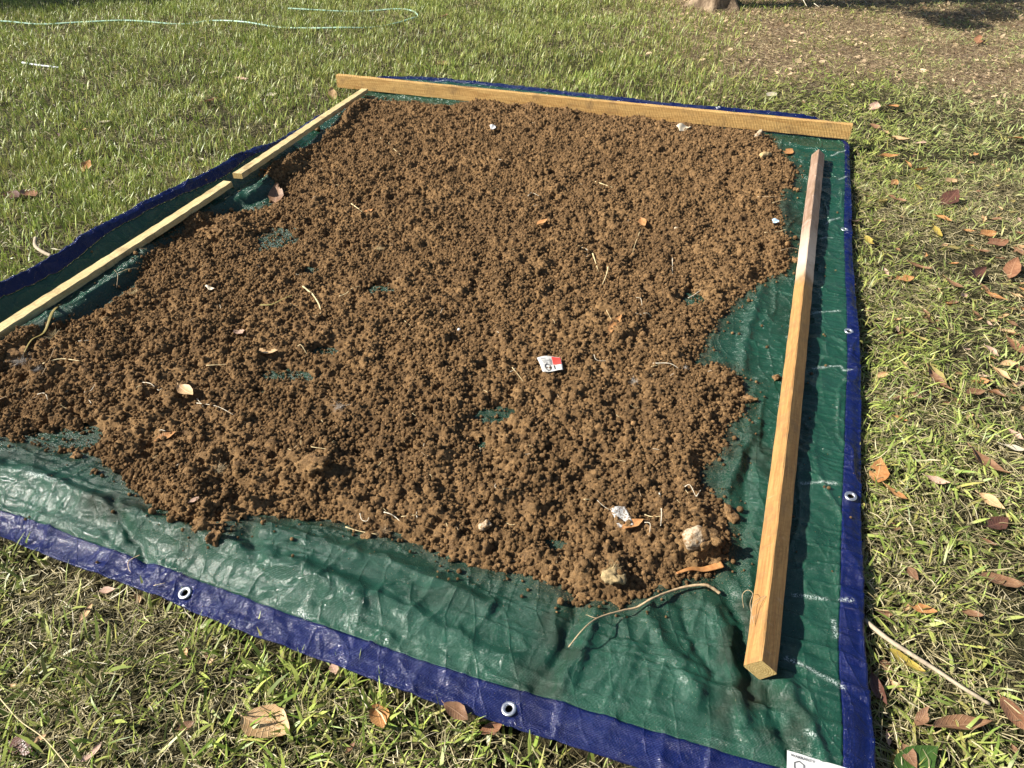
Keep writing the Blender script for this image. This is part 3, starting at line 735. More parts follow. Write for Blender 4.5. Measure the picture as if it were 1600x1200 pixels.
left_batten((-165, 609), (351, 279), (-165, 627), (361, 287), .028, 'longer pale pine batten on the left tarp edge, cut off by the left margin', 3, 0, TOPZ-.002, .142)
# square post lying on one corner down the right side
a = P3(1186, 1047, .085); b = P3(1279, 243, .085)
st = beam('timber_post', a, b, .053, .053, R(37), [M_wood_stake, M_end], 'long square post, grey and weathered at its far end, right of the soil', .003, .003, seed=4)
print('post L', (b-a).length)

# ------------------------------------------------------------------ grass (nobody could count it)
def blades(n, x, y, L, w, phi, curv, th, col, z0, nseg=3, tipw=.12):
    k = np.arange(nseg+1)/nseg
    al = phi[:, None]+curv[:, None]*k[None]
    seg = L[:, None]/nseg
    hx = np.concatenate([np.zeros((n, 1)), np.cumsum(np.sin(al[:, :-1])*seg, 1)], 1)
    hz = np.concatenate([np.zeros((n, 1)), np.cumsum(np.cos(al[:, :-1])*seg, 1)], 1)
    bend = th[:, None]+.35*k[None]*(rng.random(n)[:, None]-.5)*2
    cx = x[:, None]+hx*np.cos(bend); cy = y[:, None]+hx*np.sin(bend); cz = z0[:, None]+np.maximum(hz, -.6*z0[:, None])
    prof = np.interp(k, [0, .25, .7, 1], [.75, 1, .8, tipw])
    wx = -np.sin(th)[:, None]*w[:, None]*prof/2; wy = np.cos(th)[:, None]*w[:, None]*prof/2
    tw = (rng.random(n)[:, None]-.5)*w[:, None]*prof*.9
    a = np.stack([cx-wx, cy-wy, cz-tw], -1); b = np.stack([cx+wx, cy+wy, cz+tw], -1)
    Vb = np.stack([a, b], 2).reshape(n*(nseg+1)*2, 3)
    st_ = np.arange(n)[:, None]*(nseg+1)*2+2*np.arange(nseg)[None]
    Fb = np.stack([st_, st_+1, st_+3, st_+2], -1).reshape(-1, 4)
    colv = np.repeat(col[:, None, :], (nseg+1)*2, 1)
    sh = np.repeat(np.interp(k, [0, .35, 1], [0, 1, 1]), 2)[None, :, None]      # pale sheath at the foot of a blade
    colv = colv*sh+(1-sh)*np.array([.26, .23, .10])
    cc = np.concatenate([colv.reshape(-1, 3), np.ones((n*(nseg+1)*2, 1))], 1)
    return Vb, Fb, cc
def sample(n, x0, x1, y0, y1, margin=.35):
    x = x0+(x1-x0)*rng.random(n); y = y0+(y1-y0)*rng.random(n)
    return x, y
def in_view(x, y, m=.45):
    # ground the photograph (and a step to either side of it) looks over
    zc = y*cp+CAM_H*sp; return (np.abs(x) < (zc*.7105+m)) & (y > .22)

def greenness(x, y):
    side = smooth(-.1, .9, x-(.34*(y-1.2)+.9))          # 0 left and near, 1 right of the tarp
    g = .78-.54*side*smooth(6.2, 4.0, y)
    g = g-.22*smooth(1.6, 1.0, y)
    g = g+.62*fbm(x*2.2, y*2.2, 401, 3)
    return np.clip(g, .06, .95)*(1-ZONE_BARE(x, y)*(.62+.36*smooth(-.1, .35, fbm(x*2.6, y*2.6, 405, 3))))
def build_grass():
    VS, FS, CS = [], [], []; off = 0
    tp = TARP_POLY
    # shrink so that blades may stand close against the hem, and lie under it
    def place(dens_fn, area, N):
        x = area[0]+(area[1]-area[0])*rng.random(N); y = area[2]+(area[3]-area[2])*rng.random(N)
        ok = in_view(x, y); x, y = x[ok], y[ok]
        ok = rng.random(len(x)) < dens_fn(x, y); x, y = x[ok], y[ok]
        ok = ~inside(x, y, tp); x, y = x[ok], y[ok]
        return x, y
    def add(*a, **k):
        nonlocal off
        v, f, c = blades(*a, **k); VS.append(v); FS.append(f+off); CS.append(c); off += len(v)
    def greens(n, x, y, pale=0):
        h = rng.random(n)[:, None]; v = (.55+.75*rng.random(n))[:, None]; pt = (.5+.5*vnoise(x*1.7, y*1.7, 411))[:, None]
        c = (1-h)*np.array([.15, .26, .03])+h*np.array([.42, .48, .11])
        c = c*(.75+.25*pt)+(1-pt)*np.array([.05, .035, .02])
        side = smooth(0, 1.2, x-(.34*(y-1.2)+.9))[:, None]
        c = c*(1-side*.5)+side*.5*np.array([.34, .40, .18])
        yl = (rng.random(n) < .10)[:, None]; c = np.where(yl, np.array([.38, .36, .10]), c)
        return c*v
    def straws(n, x, y):
        h = rng.random(n)[:, None]; v = (.45+.75*rng.random(n))[:, None]
        b = ZONE_BARE(x, y)[:, None]
        c = (1-h)*np.array([.40, .33, .16])+h*np.array([.74, .65, .40]); c = c*(1-.4*b)+.4*b*np.array([.58, .42, .26]); return c*v
    for (area, ng, ns, wg, Lg) in ((( -1.9, 2.4, .22, 1.75), 52000, 100000, 1.35, 1.15), ((-4.6, 4.3, 1.75, 4.2), 230000, 270000, 1.05, 1.1), ((-8.4, 7.9, 4.2, 10.6), 560000, 400000, 1.2, 1.15)):
        # green blades in tufts
        x, y = place(lambda x, y: greenness(x, y)*(.35+.65*smooth(-.35, .35, vnoise(x*13, y*13, 421))), area, ng); n = len(x)
        if n:
            th = rng.random(n)*6.283; clump = vnoise(x*9, y*9, 431)*3.0; th = np.where(rng.random(n) < .5, clump+rng.normal(0, .7, n)+1.2, th)
            broad = rng.random(n)**2
            far = smooth(2.2, 4.5, y)
            leftside = smooth(.4, -.3, x-(.34*(y-1.2)+.2))
            near = smooth(1.9, 1.2, y)
            L = (.024+.044*rng.random(n)**1.4)*(1+.2*leftside); L = L*Lg
            w = (.0020+.0052*broad)*wg
            phi = np.clip(np.abs(rng.normal(.55, .42, n))*(1-.35*far*leftside)+.45*(1-leftside)+.3*near, 0, 1.5); curv = rng.random(n)*.9
            add(n, x, y, L, w, phi, curv, th, greens(n, x, y), gz(x, y)+.014*rng.random(n)*(1-.4*far)+.004)
        # dead blades and clippings, matted
        x, y = place(lambda x, y: .62+.38*vnoise(x*3, y*3, 441)+.3*ZONE_BARE(x, y), area, ns); n = len(x)
        th = rng.random(n)*6.283; L = .018+.05*rng.random(n)**1.6; w = (.0010+.0022*rng.random(n)**2)*(1.0+.45*smooth(3.5, 7, y))
        phi = R(62)+R(34)*rng.random(n); curv = (rng.random(n)-.4)*1.6
        add(n, x, y, L, w, phi, curv, th, straws(n, x, y)*(.66+.34*smooth(-.5, .1, fbm(x*6, y*6, 447, 2)))[:, None], gz(x, y)+.003+.030*rng.random(n)**1.2, nseg=2, tipw=.4)
    V_ = np.vstack(VS); F_ = np.vstack(FS); C_ = np.vstack(CS); print('grass verts', len(V_))
    # keep what grows by the tarp from poking through it
    me = np_mesh('grass', V_, F_); attr(me, 'col', C_, 'FLOAT_COLOR')
    o = link('grass', me, M_blade); tag(o, 'short patchy green lawn grass matted with dry straw-coloured clippings', 'grass', kind='stuff')
build_grass()

# ------------------------------------------------------------------ leaves
def leaf_mesh(name, L, wr, curl, cup, twist, seed, mat, holes=False, tip=.5, wave=.08):
    r = random.Random(seed); nu, nv = 15, 7
    vs, uv = [], []
    ph = r.random()*6; torn = seed % 5 in (1, 3) and not holes; tj = r.choice((0, nv-2)); ti = r.randint(1, 9); tl_ = r.randint(2, 4)
    for i in range(nu):
        u = .5-.5*math.cos(math.pi*i/(nu-1))
        wd = (math.sin(math.pi*u**.82)**.92) if 0 < u < 1 else 0.0
        wd = max(wd, .035)*wr*L/2
        a = curl*(u-.5)
        # centre line bent into an arc
        if abs(curl) > 1e-3: cx = math.sin(a)/curl*L; cz = (1-math.cos(a))/curl*L
        else: cx = (u-.5)*L; cz = 0
        cy = .05*L*math.sin(u*3+ph)
        for j in range(nv):
            v = j/(nv-1)*2-1
            ang = cup*v*1.2
            yy = wd*math.sin(ang)/(cup*1.2) if abs(cup) > .01 else wd*v
            zz = wd*(1-math.cos(ang))/(cup*1.2) if abs(cup) > .01 else 0
            yy *= 1+(.05*math.sin(u*23+ph) if abs(v) > .9 else 0)
            zz += wave*L*.25*math.sin(u*9+ph*2+v*1.7)*abs(v)
            tw = twist*(u-.5); y2 = yy*math.cos(tw)-zz*math.sin(tw); z2 = yy*math.sin(tw)+zz*math.cos(tw)
            vs.append((cx-math.sin(a)*z2, cy+y2, cz+math.cos(a)*z2)); uv.append((u, j/(nv-1)))
    fs = []
    for i in range(nu-1):
        for j in range(nv-1):
            if holes and (i, j) in ((6, 4), (6, 5)): continue
            if torn and ((j == tj and ti <= i < ti+tl_) or (j == (1 if tj == 0 else nv-3) and ti+1 <= i < ti+tl_-1)): continue
            fs.append((i*nv+j, (i+1)*nv+j, (i+1)*nv+j+1, i*nv+j+1))
    # stalk
    k = len(vs); sl_ = .13*L; w = .009*L+.0004
    b = Vector(vs[nv//2])
    for t in range(4):
        q = t/3; x = b.x-sl_*q; z = b.z+.1*sl_*q*q; y = b.y+.25*sl_*q*q
        for dy, dz in ((-w, 0), (0, w), (w, 0), (0, -w)): vs.append((x, y+dy, z+dz)); uv.append((0, .5))
    for t in range(3):
        for c_ in range(4): fs.append((k+4*t+c_, k+4*t+(c_+1) % 4, k+4*t+4+(c_+1) % 4, k+4*t+4+c_))
    me = bpy.data.meshes.new(name); me.from_pydata(vs, [], fs); me.update()
    ul = me.uv_layers.new(name='UVMap')
    for lp in me.loops: ul.data[lp.index].uv = uv[lp.vertex_index]
    me.polygons.foreach_set('use_smooth', np.ones(len(me.polygons), bool)); me.materials.append(mat)
    return me
on_tarp = lambda x, y: bool(inside(np.array([x]), np.array([y]), TARP_POLY)[0])
def place_z(x, y):
    if on_tarp(x, y): return surf_z(x, y)+.004
    return float(gz(np.array([x]), np.array([y]))[0])+.028
leaf_n = 0
def leaf(x0, y0, x1, y1, wr, colour, label, curl=.5, cup=.35, tilt=0., roll=None, lift=0., holes=False, z=None, group=None, name='dry_leaf', twist=.3):
    global leaf_n; leaf_n += 1
    zz = z if z is not None else .045
    p = P3((x0+x1)/2, (y0+y1)/2, zz)
    for _ in range(2):
        if z is None: zz = place_z(p.x, p.y); p = P3((x0+x1)/2, (y0+y1)/2, zz)
    a, b = P3(x0, y0, zz), P3(x1, y1, zz); d = b-a; L = min(max(d.length, .018), .14)
    me = leaf_mesh(name, L*1.04, wr, curl, cup, twist, leaf_n, LEAF[colour], holes)
    o = bpy.data.objects.new(name, me); C.objects.link(o)
    rl = roll if roll is not None else random.uniform(-.25, .25)
    o.rotation_euler = (rl, tilt, math.atan2(d.y, d.x)); o.location = p+Vector((0, 0, .002+lift+abs(tilt)*L*.25+abs(rl)*L*wr*.2))
    tag(o, label, 'leaf', group); return o
LV = [
 (1388, 218, 1421, 220, .62, 'tan', 'broad torn tan leaf lying on the grass beyond the right end of the far board', .8, .5, 0),
 (1428, 226, 1448, 224, .55, 'pink', 'small pinkish pale leaf just right of a broad torn tan leaf', .4, .3, 0),
 (1375, 247, 1402, 244, .40, 'orange', 'narrow orange leaf in the grass right of the tarp far corner', .7, .7, 0),
 (1429, 264, 1446, 276, .60, 'orange', 'amber leaf standing tilted over its own dark shadow, right of the far corner', .6, .4, -.5),
 (1464, 321, 1500, 306, .62, 'dark', 'large purplish dark brown leaf tilted up out of the grass', .4, .3, -.35),
 (1461, 338, 1485, 347, .60, 'orange', 'amber brown leaf just below the large purplish dark leaf', .5, .6, 0),
 (1532, 370, 1554, 364, .60, 'orange', 'rounded orange tan leaf above the dark reddish leaf near the right margin', .5, .5, 0),
 (1544, 386, 1572, 377, .50, 'red', 'dark reddish brown leaf in the leaf cluster near the right margin', .5, .4, 0),
 (1513, 392, 1546, 395, .48, 'brown', 'dull brown leaf left of the dark reddish leaf by the right margin', .6, .4, 0),
 (1581, 364, 1603, 367, .55, 'brown', 'brown leaf cut by the right margin beside fresh green blades', .5, .5, 0),
 (1351, 371, 1366, 383, .45, 'yellow', 'yellow green leaf close to the right hem of the tarp', .5, .5, 0),
 (1334, 340, 1338, 361, .35, 'pink', 'thin pinkish leaf leaning against the right hem near the far grommet', .3, .5, -.4),
 (1478, 287, 1493, 282, .60, 'tan', 'small tan leaf above the large purplish dark leaf', .6, .5, 0),
 (1479, 388, 1502, 388, .50, 'olive', 'olive tan leaf flat in the grass left of the right margin cluster', .3, .2, 0),
 (1429, 290, 1438, 298, .60, 'yellow', 'tiny bright yellow leaf below the tilted amber leaf', .4, .4, 0),
 (1386, 308, 1416, 316, .42, 'brown', 'long brown leaf half sunk in grass left of the purplish leaf', .7, .6, 0),
 (1360, 196, 1376, 203, .60, 'brown', 'brown leaf by the right end of the far board, beside a tan one', .6, .6, 0),
 (1378, 204, 1389, 211, .60, 'tan', 'small tan leaf touching the brown one by the far board end', .4, .4, 0),
 (1578, 217, 1602, 216, .40, 'orange', 'orange leaf at the right margin level with the far board', .5, .4, 0),
 (1418, 414, 1454, 425, .40, 'brown', 'curled brown leaf arching over the grass right of the tarp', 1.3, .7, 0),
 (1400, 441, 1426, 435, .55, 'orange', 'orange brown leaf pierced by grass blades right of the hem', .6, .6, 0),
 (1519, 438, 1540, 423, .45, 'dark', 'dark folded leaf left of the large upright reddish leaf', .9, .8, 0),
 (1573, 439, 1590, 411, .48, 'red', 'large reddish brown leaf standing up near the right margin', .4, .4, -.35),
 (1536, 456, 1572, 472, .45, 'orange', 'tan orange leaf below the large upright reddish leaf', .6, .3, 0),
 (1410, 517, 1450, 535, .28, 'olive', 'long olive leaf level with the middle grommet of the right hem', .6, .5, 0),
 (1443, 577, 1485, 621, .36, 'brown', 'large brown curled leaf pair arching over grass in the middle right', 1.2, .8, 0),
 (1455, 575, 1476, 604, .40, 'olive', 'olive tan leaf lying on top of the large brown curled leaf', .8, .6, 0),
 (1547, 577, 1578, 597, .52, 'tan', 'tan leaf with curled rim near the red leaves at right', .9, .9, 0),
 (1574, 531, 1607, 557, .42, 'red', 'red brown leaf at the right margin, upper of a crossed pair', .5, .4, 0),
 (1579, 568, 1608, 583, .40, 'red', 'red brown leaf at the right margin, lower of a crossed pair', .5, .4, 0),
 (1387, 625, 1420, 623, .32, 'brown', 'flat narrow brown leaf close to the right hem between two grommets', .3, .2, 0),
 (1508, 618, 1538, 613, .45, 'brown', 'brown leaf shadowed in grass right of the curled pair', .8, .6, 0),
 (1474, 437, 1506, 455, .40, 'brown', 'brown leaf with a lighter tip in the upper right litter', .9, .6, 0),
 (1368, 753, 1372, 724, .62, 'orange', 'squarish orange leaf with a small hole, by the nearer right grommet', .3, .2, -.3),
 (1382, 760, 1418, 783, .42, 'orange', 'orange brown leaf just below the squarish leaf with a hole', .5, .3, 0),
 (1396, 652, 1417, 658, .50, 'orange', 'small amber leaf partly shaded, right of the hem between grommets', .5, .4, 0),
 (1512, 706, 1573, 750, .40, 'brown', 'largest grey brown curled leaf bridging the grass at right', 1.3, .7, 0),
 (1563, 695, 1606, 706, .38, 'cream', 'pale straw coloured leaf at the right margin above the big grey brown leaf', .4, .3, 0),
 (1527, 773, 1568, 800, .45, 'tan', 'tan leaf with a long stalk below the big grey brown leaf', .5, .4, -.15),
 (1540, 826, 1572, 811, .55, 'dark', 'dark red brown leaf under the tan long stalked leaf', .6, .5, 0),
 (1532, 844, 1556, 853, .50, 'brown', 'small brown leaf below the dark red brown one', .8, .7, 0),
 (1443, 746, 1484, 759, .42, 'pink', 'crumpled pinkish tan leaf in matted clippings at right', 1.2, .9, 0),
 (1570, 673, 1598, 692, .55, 'pink', 'striped pinkish shrivelled leaf near the right margin', 1.2, .9, 0),
 (1531, 903, 1598, 914, .44, 'brown', 'large glossy golden brown leaf at the lower right', .5, .5, 0),
 (1416, 888, 1435, 907, .58, 'brown', 'oval grey brown leaf right of the hem in the lower right', .3, .3, 0),
 (1422, 948, 1463, 959, .46, 'orange', 'orange tan leaf above the bleached stick', .5, .3, 0),
 (1385, 1018, 1443, 1050, .40, 'yellow', 'yellow olive leaf lying just under the bleached stick', .5, .4, 0),
 (1362, 1053, 1384, 1107, .34, 'dark', 'dark narrow leaf tucked in shade beside the near right hem', .5, .6, -.1),
 (1452, 1144, 1551, 1132, .30, 'brown', 'long brown twisted leaf near the bottom right', .9, .8, 0),
 (1562, 1091, 1612, 1146, .62, 'red', 'large flat reddish leaf at the bottom right margin', .25, .2, 0),
 (1407, 1164, 1432, 1202, .58, 'brown', 'tan brown leaf beside the dark green leaf at the bottom edge', .4, .4, -.1),
 (1392, 1236, 1474, 1166, .50, 'green', 'large dark green glossy leaf at the bottom edge right of the tarp', .5, .4, 0),
 (1429, 1133, 1449, 1109, .45, 'brown', 'grey brown pointed leaf sticking up near the bottom right', .6, .4, -.3),
 (382, 1122, 451, 1151, .78, 'tan', 'large veined tan leaf lying on the grass at the bottom left of the tarp', .45, .4, 0),
 (583, 1101, 600, 1149, .58, 'orange', 'upright orange tan leaf standing in grass below the near hem', .5, .4, -.3),
 (519, 1038, 525, 1060, .60, 'pink', 'small pinkish tan leaf against the near hem', .5, .4, -.3),
 (694, 1102, 731, 1127, .60, 'brown', 'grey brown leaf half under the near hem left of the grommet', .4, .3, 0),
 (750, 1145, 786, 1131, .50, 'red', 'reddish leaf half under the near hem right beneath the grommet', .4, .3, 0),
 (155, 927, 181, 921, .60, 'pink', 'pinkish leaf in grass under the blue hem at lower left', .6, .5, 0),
 (128, 973, 143, 942, .34, 'tan', 'narrow pale tan leaf below the pinkish one at lower left', .4, .6, 0),
 (17, 1160, 53, 1175, .60, 'dark', 'dark brown leaf in the bottom left corner', .4, .3, 0),
 (50, 1163, 74, 1150, .50, 'tan', 'tan leaf scrap beside the dark brown leaf in the bottom left corner', .8, .6, 0),
 (128, 1193, 160, 1160, .34, 'pink', 'long pinkish tan leaf at the bottom edge near the left', .6, .6, 0),
 (278, 1141, 304, 1128, .60, 'brown', 'brown leaf shaded by grass left of the large veined leaf', .6, .5, 0),
 (158, 190, 173, 198, .60, 'cream', 'whitish leaf in the left lawn', .5, .4, -.2),
 (117, 204, 141, 204, .40, 'tan', 'tan leaf in the left lawn beside the whitish one', .8, .6, 0),
 (130, 269, 143, 258, .55, 'orange', 'orange brown leaf half hidden in the left lawn', .4, .4, -.3),
 (8, 301, 31, 312, .55, 'dark', 'dark brown leaf at the left margin of the lawn', .4, .3, 0),
 (42, 299, 54, 310, .60, 'red', 'small reddish dark leaf beside the brown one at the left margin', .5, .4, 0),
 (324, 117, 341, 113, .60, 'cream', 'cream leaf on the lawn left of the far board', .7, .5, 0),
 (368, 124, 389, 125, .45, 'pink', 'pale brown leaf right of the cream leaf on the far lawn', .8, .6, 0),
 (415, 152, 433, 148, .55, 'cream', 'cream leaf nearest to the left end of the far board', .7, .6, 0),
 (316, 163, 342, 154, .45, 'brown', 'brownish leaf below the cream leaves on the left lawn', .7, .6, 0),
 (519, 158, 522, 143, .45, 'tan', 'tan leaf scrap standing on end beside the upper batten', .3, .3, -.4),
 (1198, 152, 1212, 147, .60, 'cream', 'cream leaf just beyond the far blue hem', .5, .4, 0),
 (1358, 176, 1370, 163, .60, 'pink', 'pale pinkish leaf in tall grass beyond the board right end', .6, .5, -.2),
 (1386, 164, 1400, 173, .70, 'orange', 'rounded amber leaf beyond the board right end', .4, .4, -.2),
 (1526, 73, 1531, 58, .60, 'red', 'reddish pointed leaf standing up in the far right litter', .3, .3, -.4),
 (690, 30, 700, 22, .5, 'brown', 'brown leaf on the far lawn right of the hose loop', .6, .4, 0),
 (682, 104, 700, 98, .6, 'tan', 'tan leaf on the lawn directly above the far board', .7, .5, 0),
 (393, 550, 436, 550, .46, 'tan', 'large torn tan leaf lying on the soil at left centre', .5, .5, 0),
 (243, 692, 275, 675, .42, 'orange', 'smooth orange tan leaf on the soil at lower left', .3, .35, 0),
 (372, 515, 381, 530, .55, 'pink', 'small pinkish leaf on the soil above the large torn tan leaf', .5, .5, -.3),
 (282, 603, 301, 620, .50, 'tan', 'tan leaf half covered by soil beside a long pale root', .5, .5, 0),
 (105, 434, 121, 425, .75, 'pink', 'pinkish curled leaf resting on the near left batten', .5, .5, -.3),
 (427, 318, 440, 301, .60, 'brown', 'brown leaf standing upright at the left rim of the soil', .3, .4, -.5),
 (569, 335, 582, 328, .60, 'orange', 'small orange leaf scrap on the soil below the far left corner', .5, .3, 0),
 (297, 786, 311, 777, .55, 'pink', 'small pink leaf on the soil near the lower left rim', .4, .3, 0),
 (973, 829, 1005, 813, .48, 'orange', 'orange pointed leaf beside the muddy white tag near the stones', .4, .3, 0),
 (840, 352, 855, 346, .60, 'orange', 'small orange leaf in the upper middle of the soil', .4, .4, -.2),
 (952, 528, 973, 488, .24, 'orange', 'long narrow rusty leaf above and right of the red and white tag', .3, .6, 0),
 (1001, 343, 1009, 354, .50, 'orange', 'tiny orange leaf in the upper right of the soil', .4, .4, 0),
 (1226, 242, 1239, 235, .60, 'orange', 'small orange leaf on the tarp just left of the post far end', .5, .3, 0),
 (790, 309, 804, 313, .40, 'orange', 'thin rusty leaf high in the middle of the soil', .4, .4, 0),
 (1392, 290, 1402, 283, .50, 'orange', 'small rusty leaf left of the tiny yellow leaf', .5, .4, 0),
 (1372, 320, 1384, 314, .7, 'olive', 'pale yellow green leaf ball close to the right hem', 1.2, 1., 0),
 (1368, 346, 1384, 347, .5, 'tan', 'tan leaf scrap in grass near the right hem', .6, .5, 0),
 (1455, 356, 1472, 373, .4, 'yellow', 'ochre leaf fragment below the amber brown leaf', .8, .6, 0),
]
for l in LV:
    leaf(*l[:7], curl=l[7], cup=l[8], tilt=l[9], holes='hole' in l[6], name='green_leaf' if l[5] == 'green' else 'dry_leaf')
# lesser leaves that nothing tells apart
used_px = [((l[0]+l[2])/2, (l[1]+l[3])/2) for l in LV]
def filler(n, box, lab, group, cols, s0, s1, tries=4000, dens=None):
    k = 0
    for _ in range(tries):
        if k >= n: break
        x = random.uniform(box[0], box[2]); y = random.uniform(box[1], box[3])
        p = G(x, y, .04)
        if on_tarp(p[0], p[1]) or on_tarp(p[0]-.03, p[1]): continue
        if any(abs(x-a) < 18 and abs(y-b) < 10 for a, b in used_px): continue
        if dens and random.random() > dens(x, y): continue
        L = random.uniform(s0, s1); th = random.random()*6.28
        me = leaf_mesh('dry_leaf', L, random.uniform(.4, .65), random.uniform(.3, 1.4), random.uniform(.3, 1.1), random.uniform(-.8, .8), 1000+k*7+len(used_px), LEAF[random.choice(cols)])
        o = bpy.data.objects.new('dry_leaf', me); C.objects.link(o)
        o.location = (p[0], p[1], float(gz(np.array([p[0]]), np.array([p[1]]))[0])+random.uniform(.014, .032)); o.rotation_euler = (random.uniform(-.4, .4), random.uniform(-.4, .3), th)
        
        side = 'farther back' if y < (box[1]+box[3])/2 else 'nearer'; lr = 'toward the left' if x < (box[0]+box[2])/2 else 'toward the right'
        tag(o, lab.replace('leaf', me.materials[0].name.replace('leaf_', '')+' leaf', 1)+', '+side+', '+lr, 'leaf', group+', '+me.materials[0].name.replace('leaf_', '')+' ones '+side+' '+lr); k += 1
filler(110, (1350, 230, 1620, 640), 'small crumpled leaf in the grass right of the tarp', 'small crumpled leaves right of the tarp', ['brown', 'brown', 'tan', 'orange', 'brown', 'pink', 'tan', 'olive'], .028, .066, dens=lambda x, y: .15+.85*((x-1350)/250)**1.3*(1 if y > 320 else .5))
filler(16, (1370, 640, 1620, 1200), 'crumpled leaf scrap at the lower right', 'leaf scraps in the lower right clippings', ['brown', 'pink', 'tan', 'brown', 'olive'], .025, .05)
filler(60, (640, 2, 1340, 165), 'tiny dry leaf beyond the far board', 'tiny leaves beyond the far board', ['tan', 'cream', 'brown', 'pink', 'dark', 'brown'], .025, .055, dens=lambda x, y: .15+.85*smooth(600, 1100, x))
filler(34, (10, 20, 640, 330), 'tiny dry leaf in the left lawn', 'tiny leaves in the left lawn', ['tan', 'brown', 'dark', 'cream', 'pink'], .02, .045)
filler(8, (10, 920, 650, 1190), 'shaded leaf scrap in the near left grass', 'leaf scraps in the near left grass', ['brown', 'pink', 'dark', 'tan'], .02, .035)
# beyond counting: litter under the tree
def litter():
    n = 26000; x = 0.8+8*rng.random(n); y = 4.6+6*rng.random(n)
    ok = (rng.random(n) < (.04+ZONE_BARE(x, y))) & in_view(x, y) & ~inside(x, y, TARP_POLY); x, y = x[ok], y[ok]; n = len(x)
    th = rng.random(n)*6.28; L = .014+.045*rng.random(n)**3; w = L*(.2+.4*rng.random(n))
    h = rng.random(n)[:, None]; col = (1-h)*np.array([.20, .125, .07])+h*np.array([.74, .56, .36]); col = col*(.40+.95*rng.random(n)[:, None])
    v, f, c = blades(n, x, y, L, w, R(60)+R(50)*rng.random(n), (rng.random(n)-.5)*2, th, col, gz(x, y)+.008+.018*rng.random(n), 3, .15)
    c[:, :3] = np.repeat(col[:, None, :], 8, 1).reshape(-1, 3)
    me = np_mesh('leaf_litter', v, f); attr(me, 'col', c, 'FLOAT_COLOR'); o = link('leaf_litter', me, M_blade)
    tag(o, 'brown leaf litter and clippings covering the ground around the tree foot', 'leaf litter', kind='stuff')
litter()

# ------------------------------------------------------------------ roots, straws, twigs
def tube(name, pts, r0, r1, mat, seg=6, flat=1.0, wob=.0, sub=6, parent=None):
    P = [Vector(p) for p in pts]; n = len(P); Q = []
    def cr(a, b, c, d, t): return .5*((2*b)+(c-a)*t+(2*a-5*b+4*c-d)*t*t+(3*b-a-3*c+d)*t**3)
    for i in range(n-1):
        a = P[max(i-1, 0)]; b = P[i]; c = P[i+1]; d = P[min(i+2, n-1)]
        for k in range(sub): Q.append(cr(a, b, c, d, k/sub))
    Q.append(P[-1]); bm = bmesh.new(); rings = []; m = len(Q)
    for i, q in enumerate(Q):
        t = (Q[min(i+1, m-1)]-Q[max(i-1, 0)]).normalized(); s = t.cross(Vector((0, 0, 1)));
        if s.length < .01: s = Vector((1, 0, 0))
        s.normalize(); u = s.cross(t); f = i/(m-1); r = r0+(r1-r0)*f; r *= 1+wob*math.sin(i*1.7)+wob*.6*math.sin(i*3.1)
        rings.append([bm.verts.new(q+s*math.cos(2*math.pi*k/seg)*r+u*math.sin(2*math.pi*k/seg)*r*flat) for k in range(seg)])
    for i in range(m-1):
        for k in range(seg): bm.faces.new((rings[i][k], rings[i][(k+1) % seg], rings[i+1][(k+1) % seg], rings[i+1][k]))
    bm.faces.new(rings[0]); bm.faces.new(rings[-1])
    return bm_obj(name, bm, mat, parent)
def on_surface(px, lift=.003, z=.075):
    out = []
    for x, y in px:
        zz = z
        for _ in range(2):
            p = G(x, y, zz); zz = place_z(p[0], p[1]) if on_tarp(p[0], p[1]) else zz
        out.append(Vector((p[0], p[1], zz+lift+random.uniform(0, .003))))
    return out
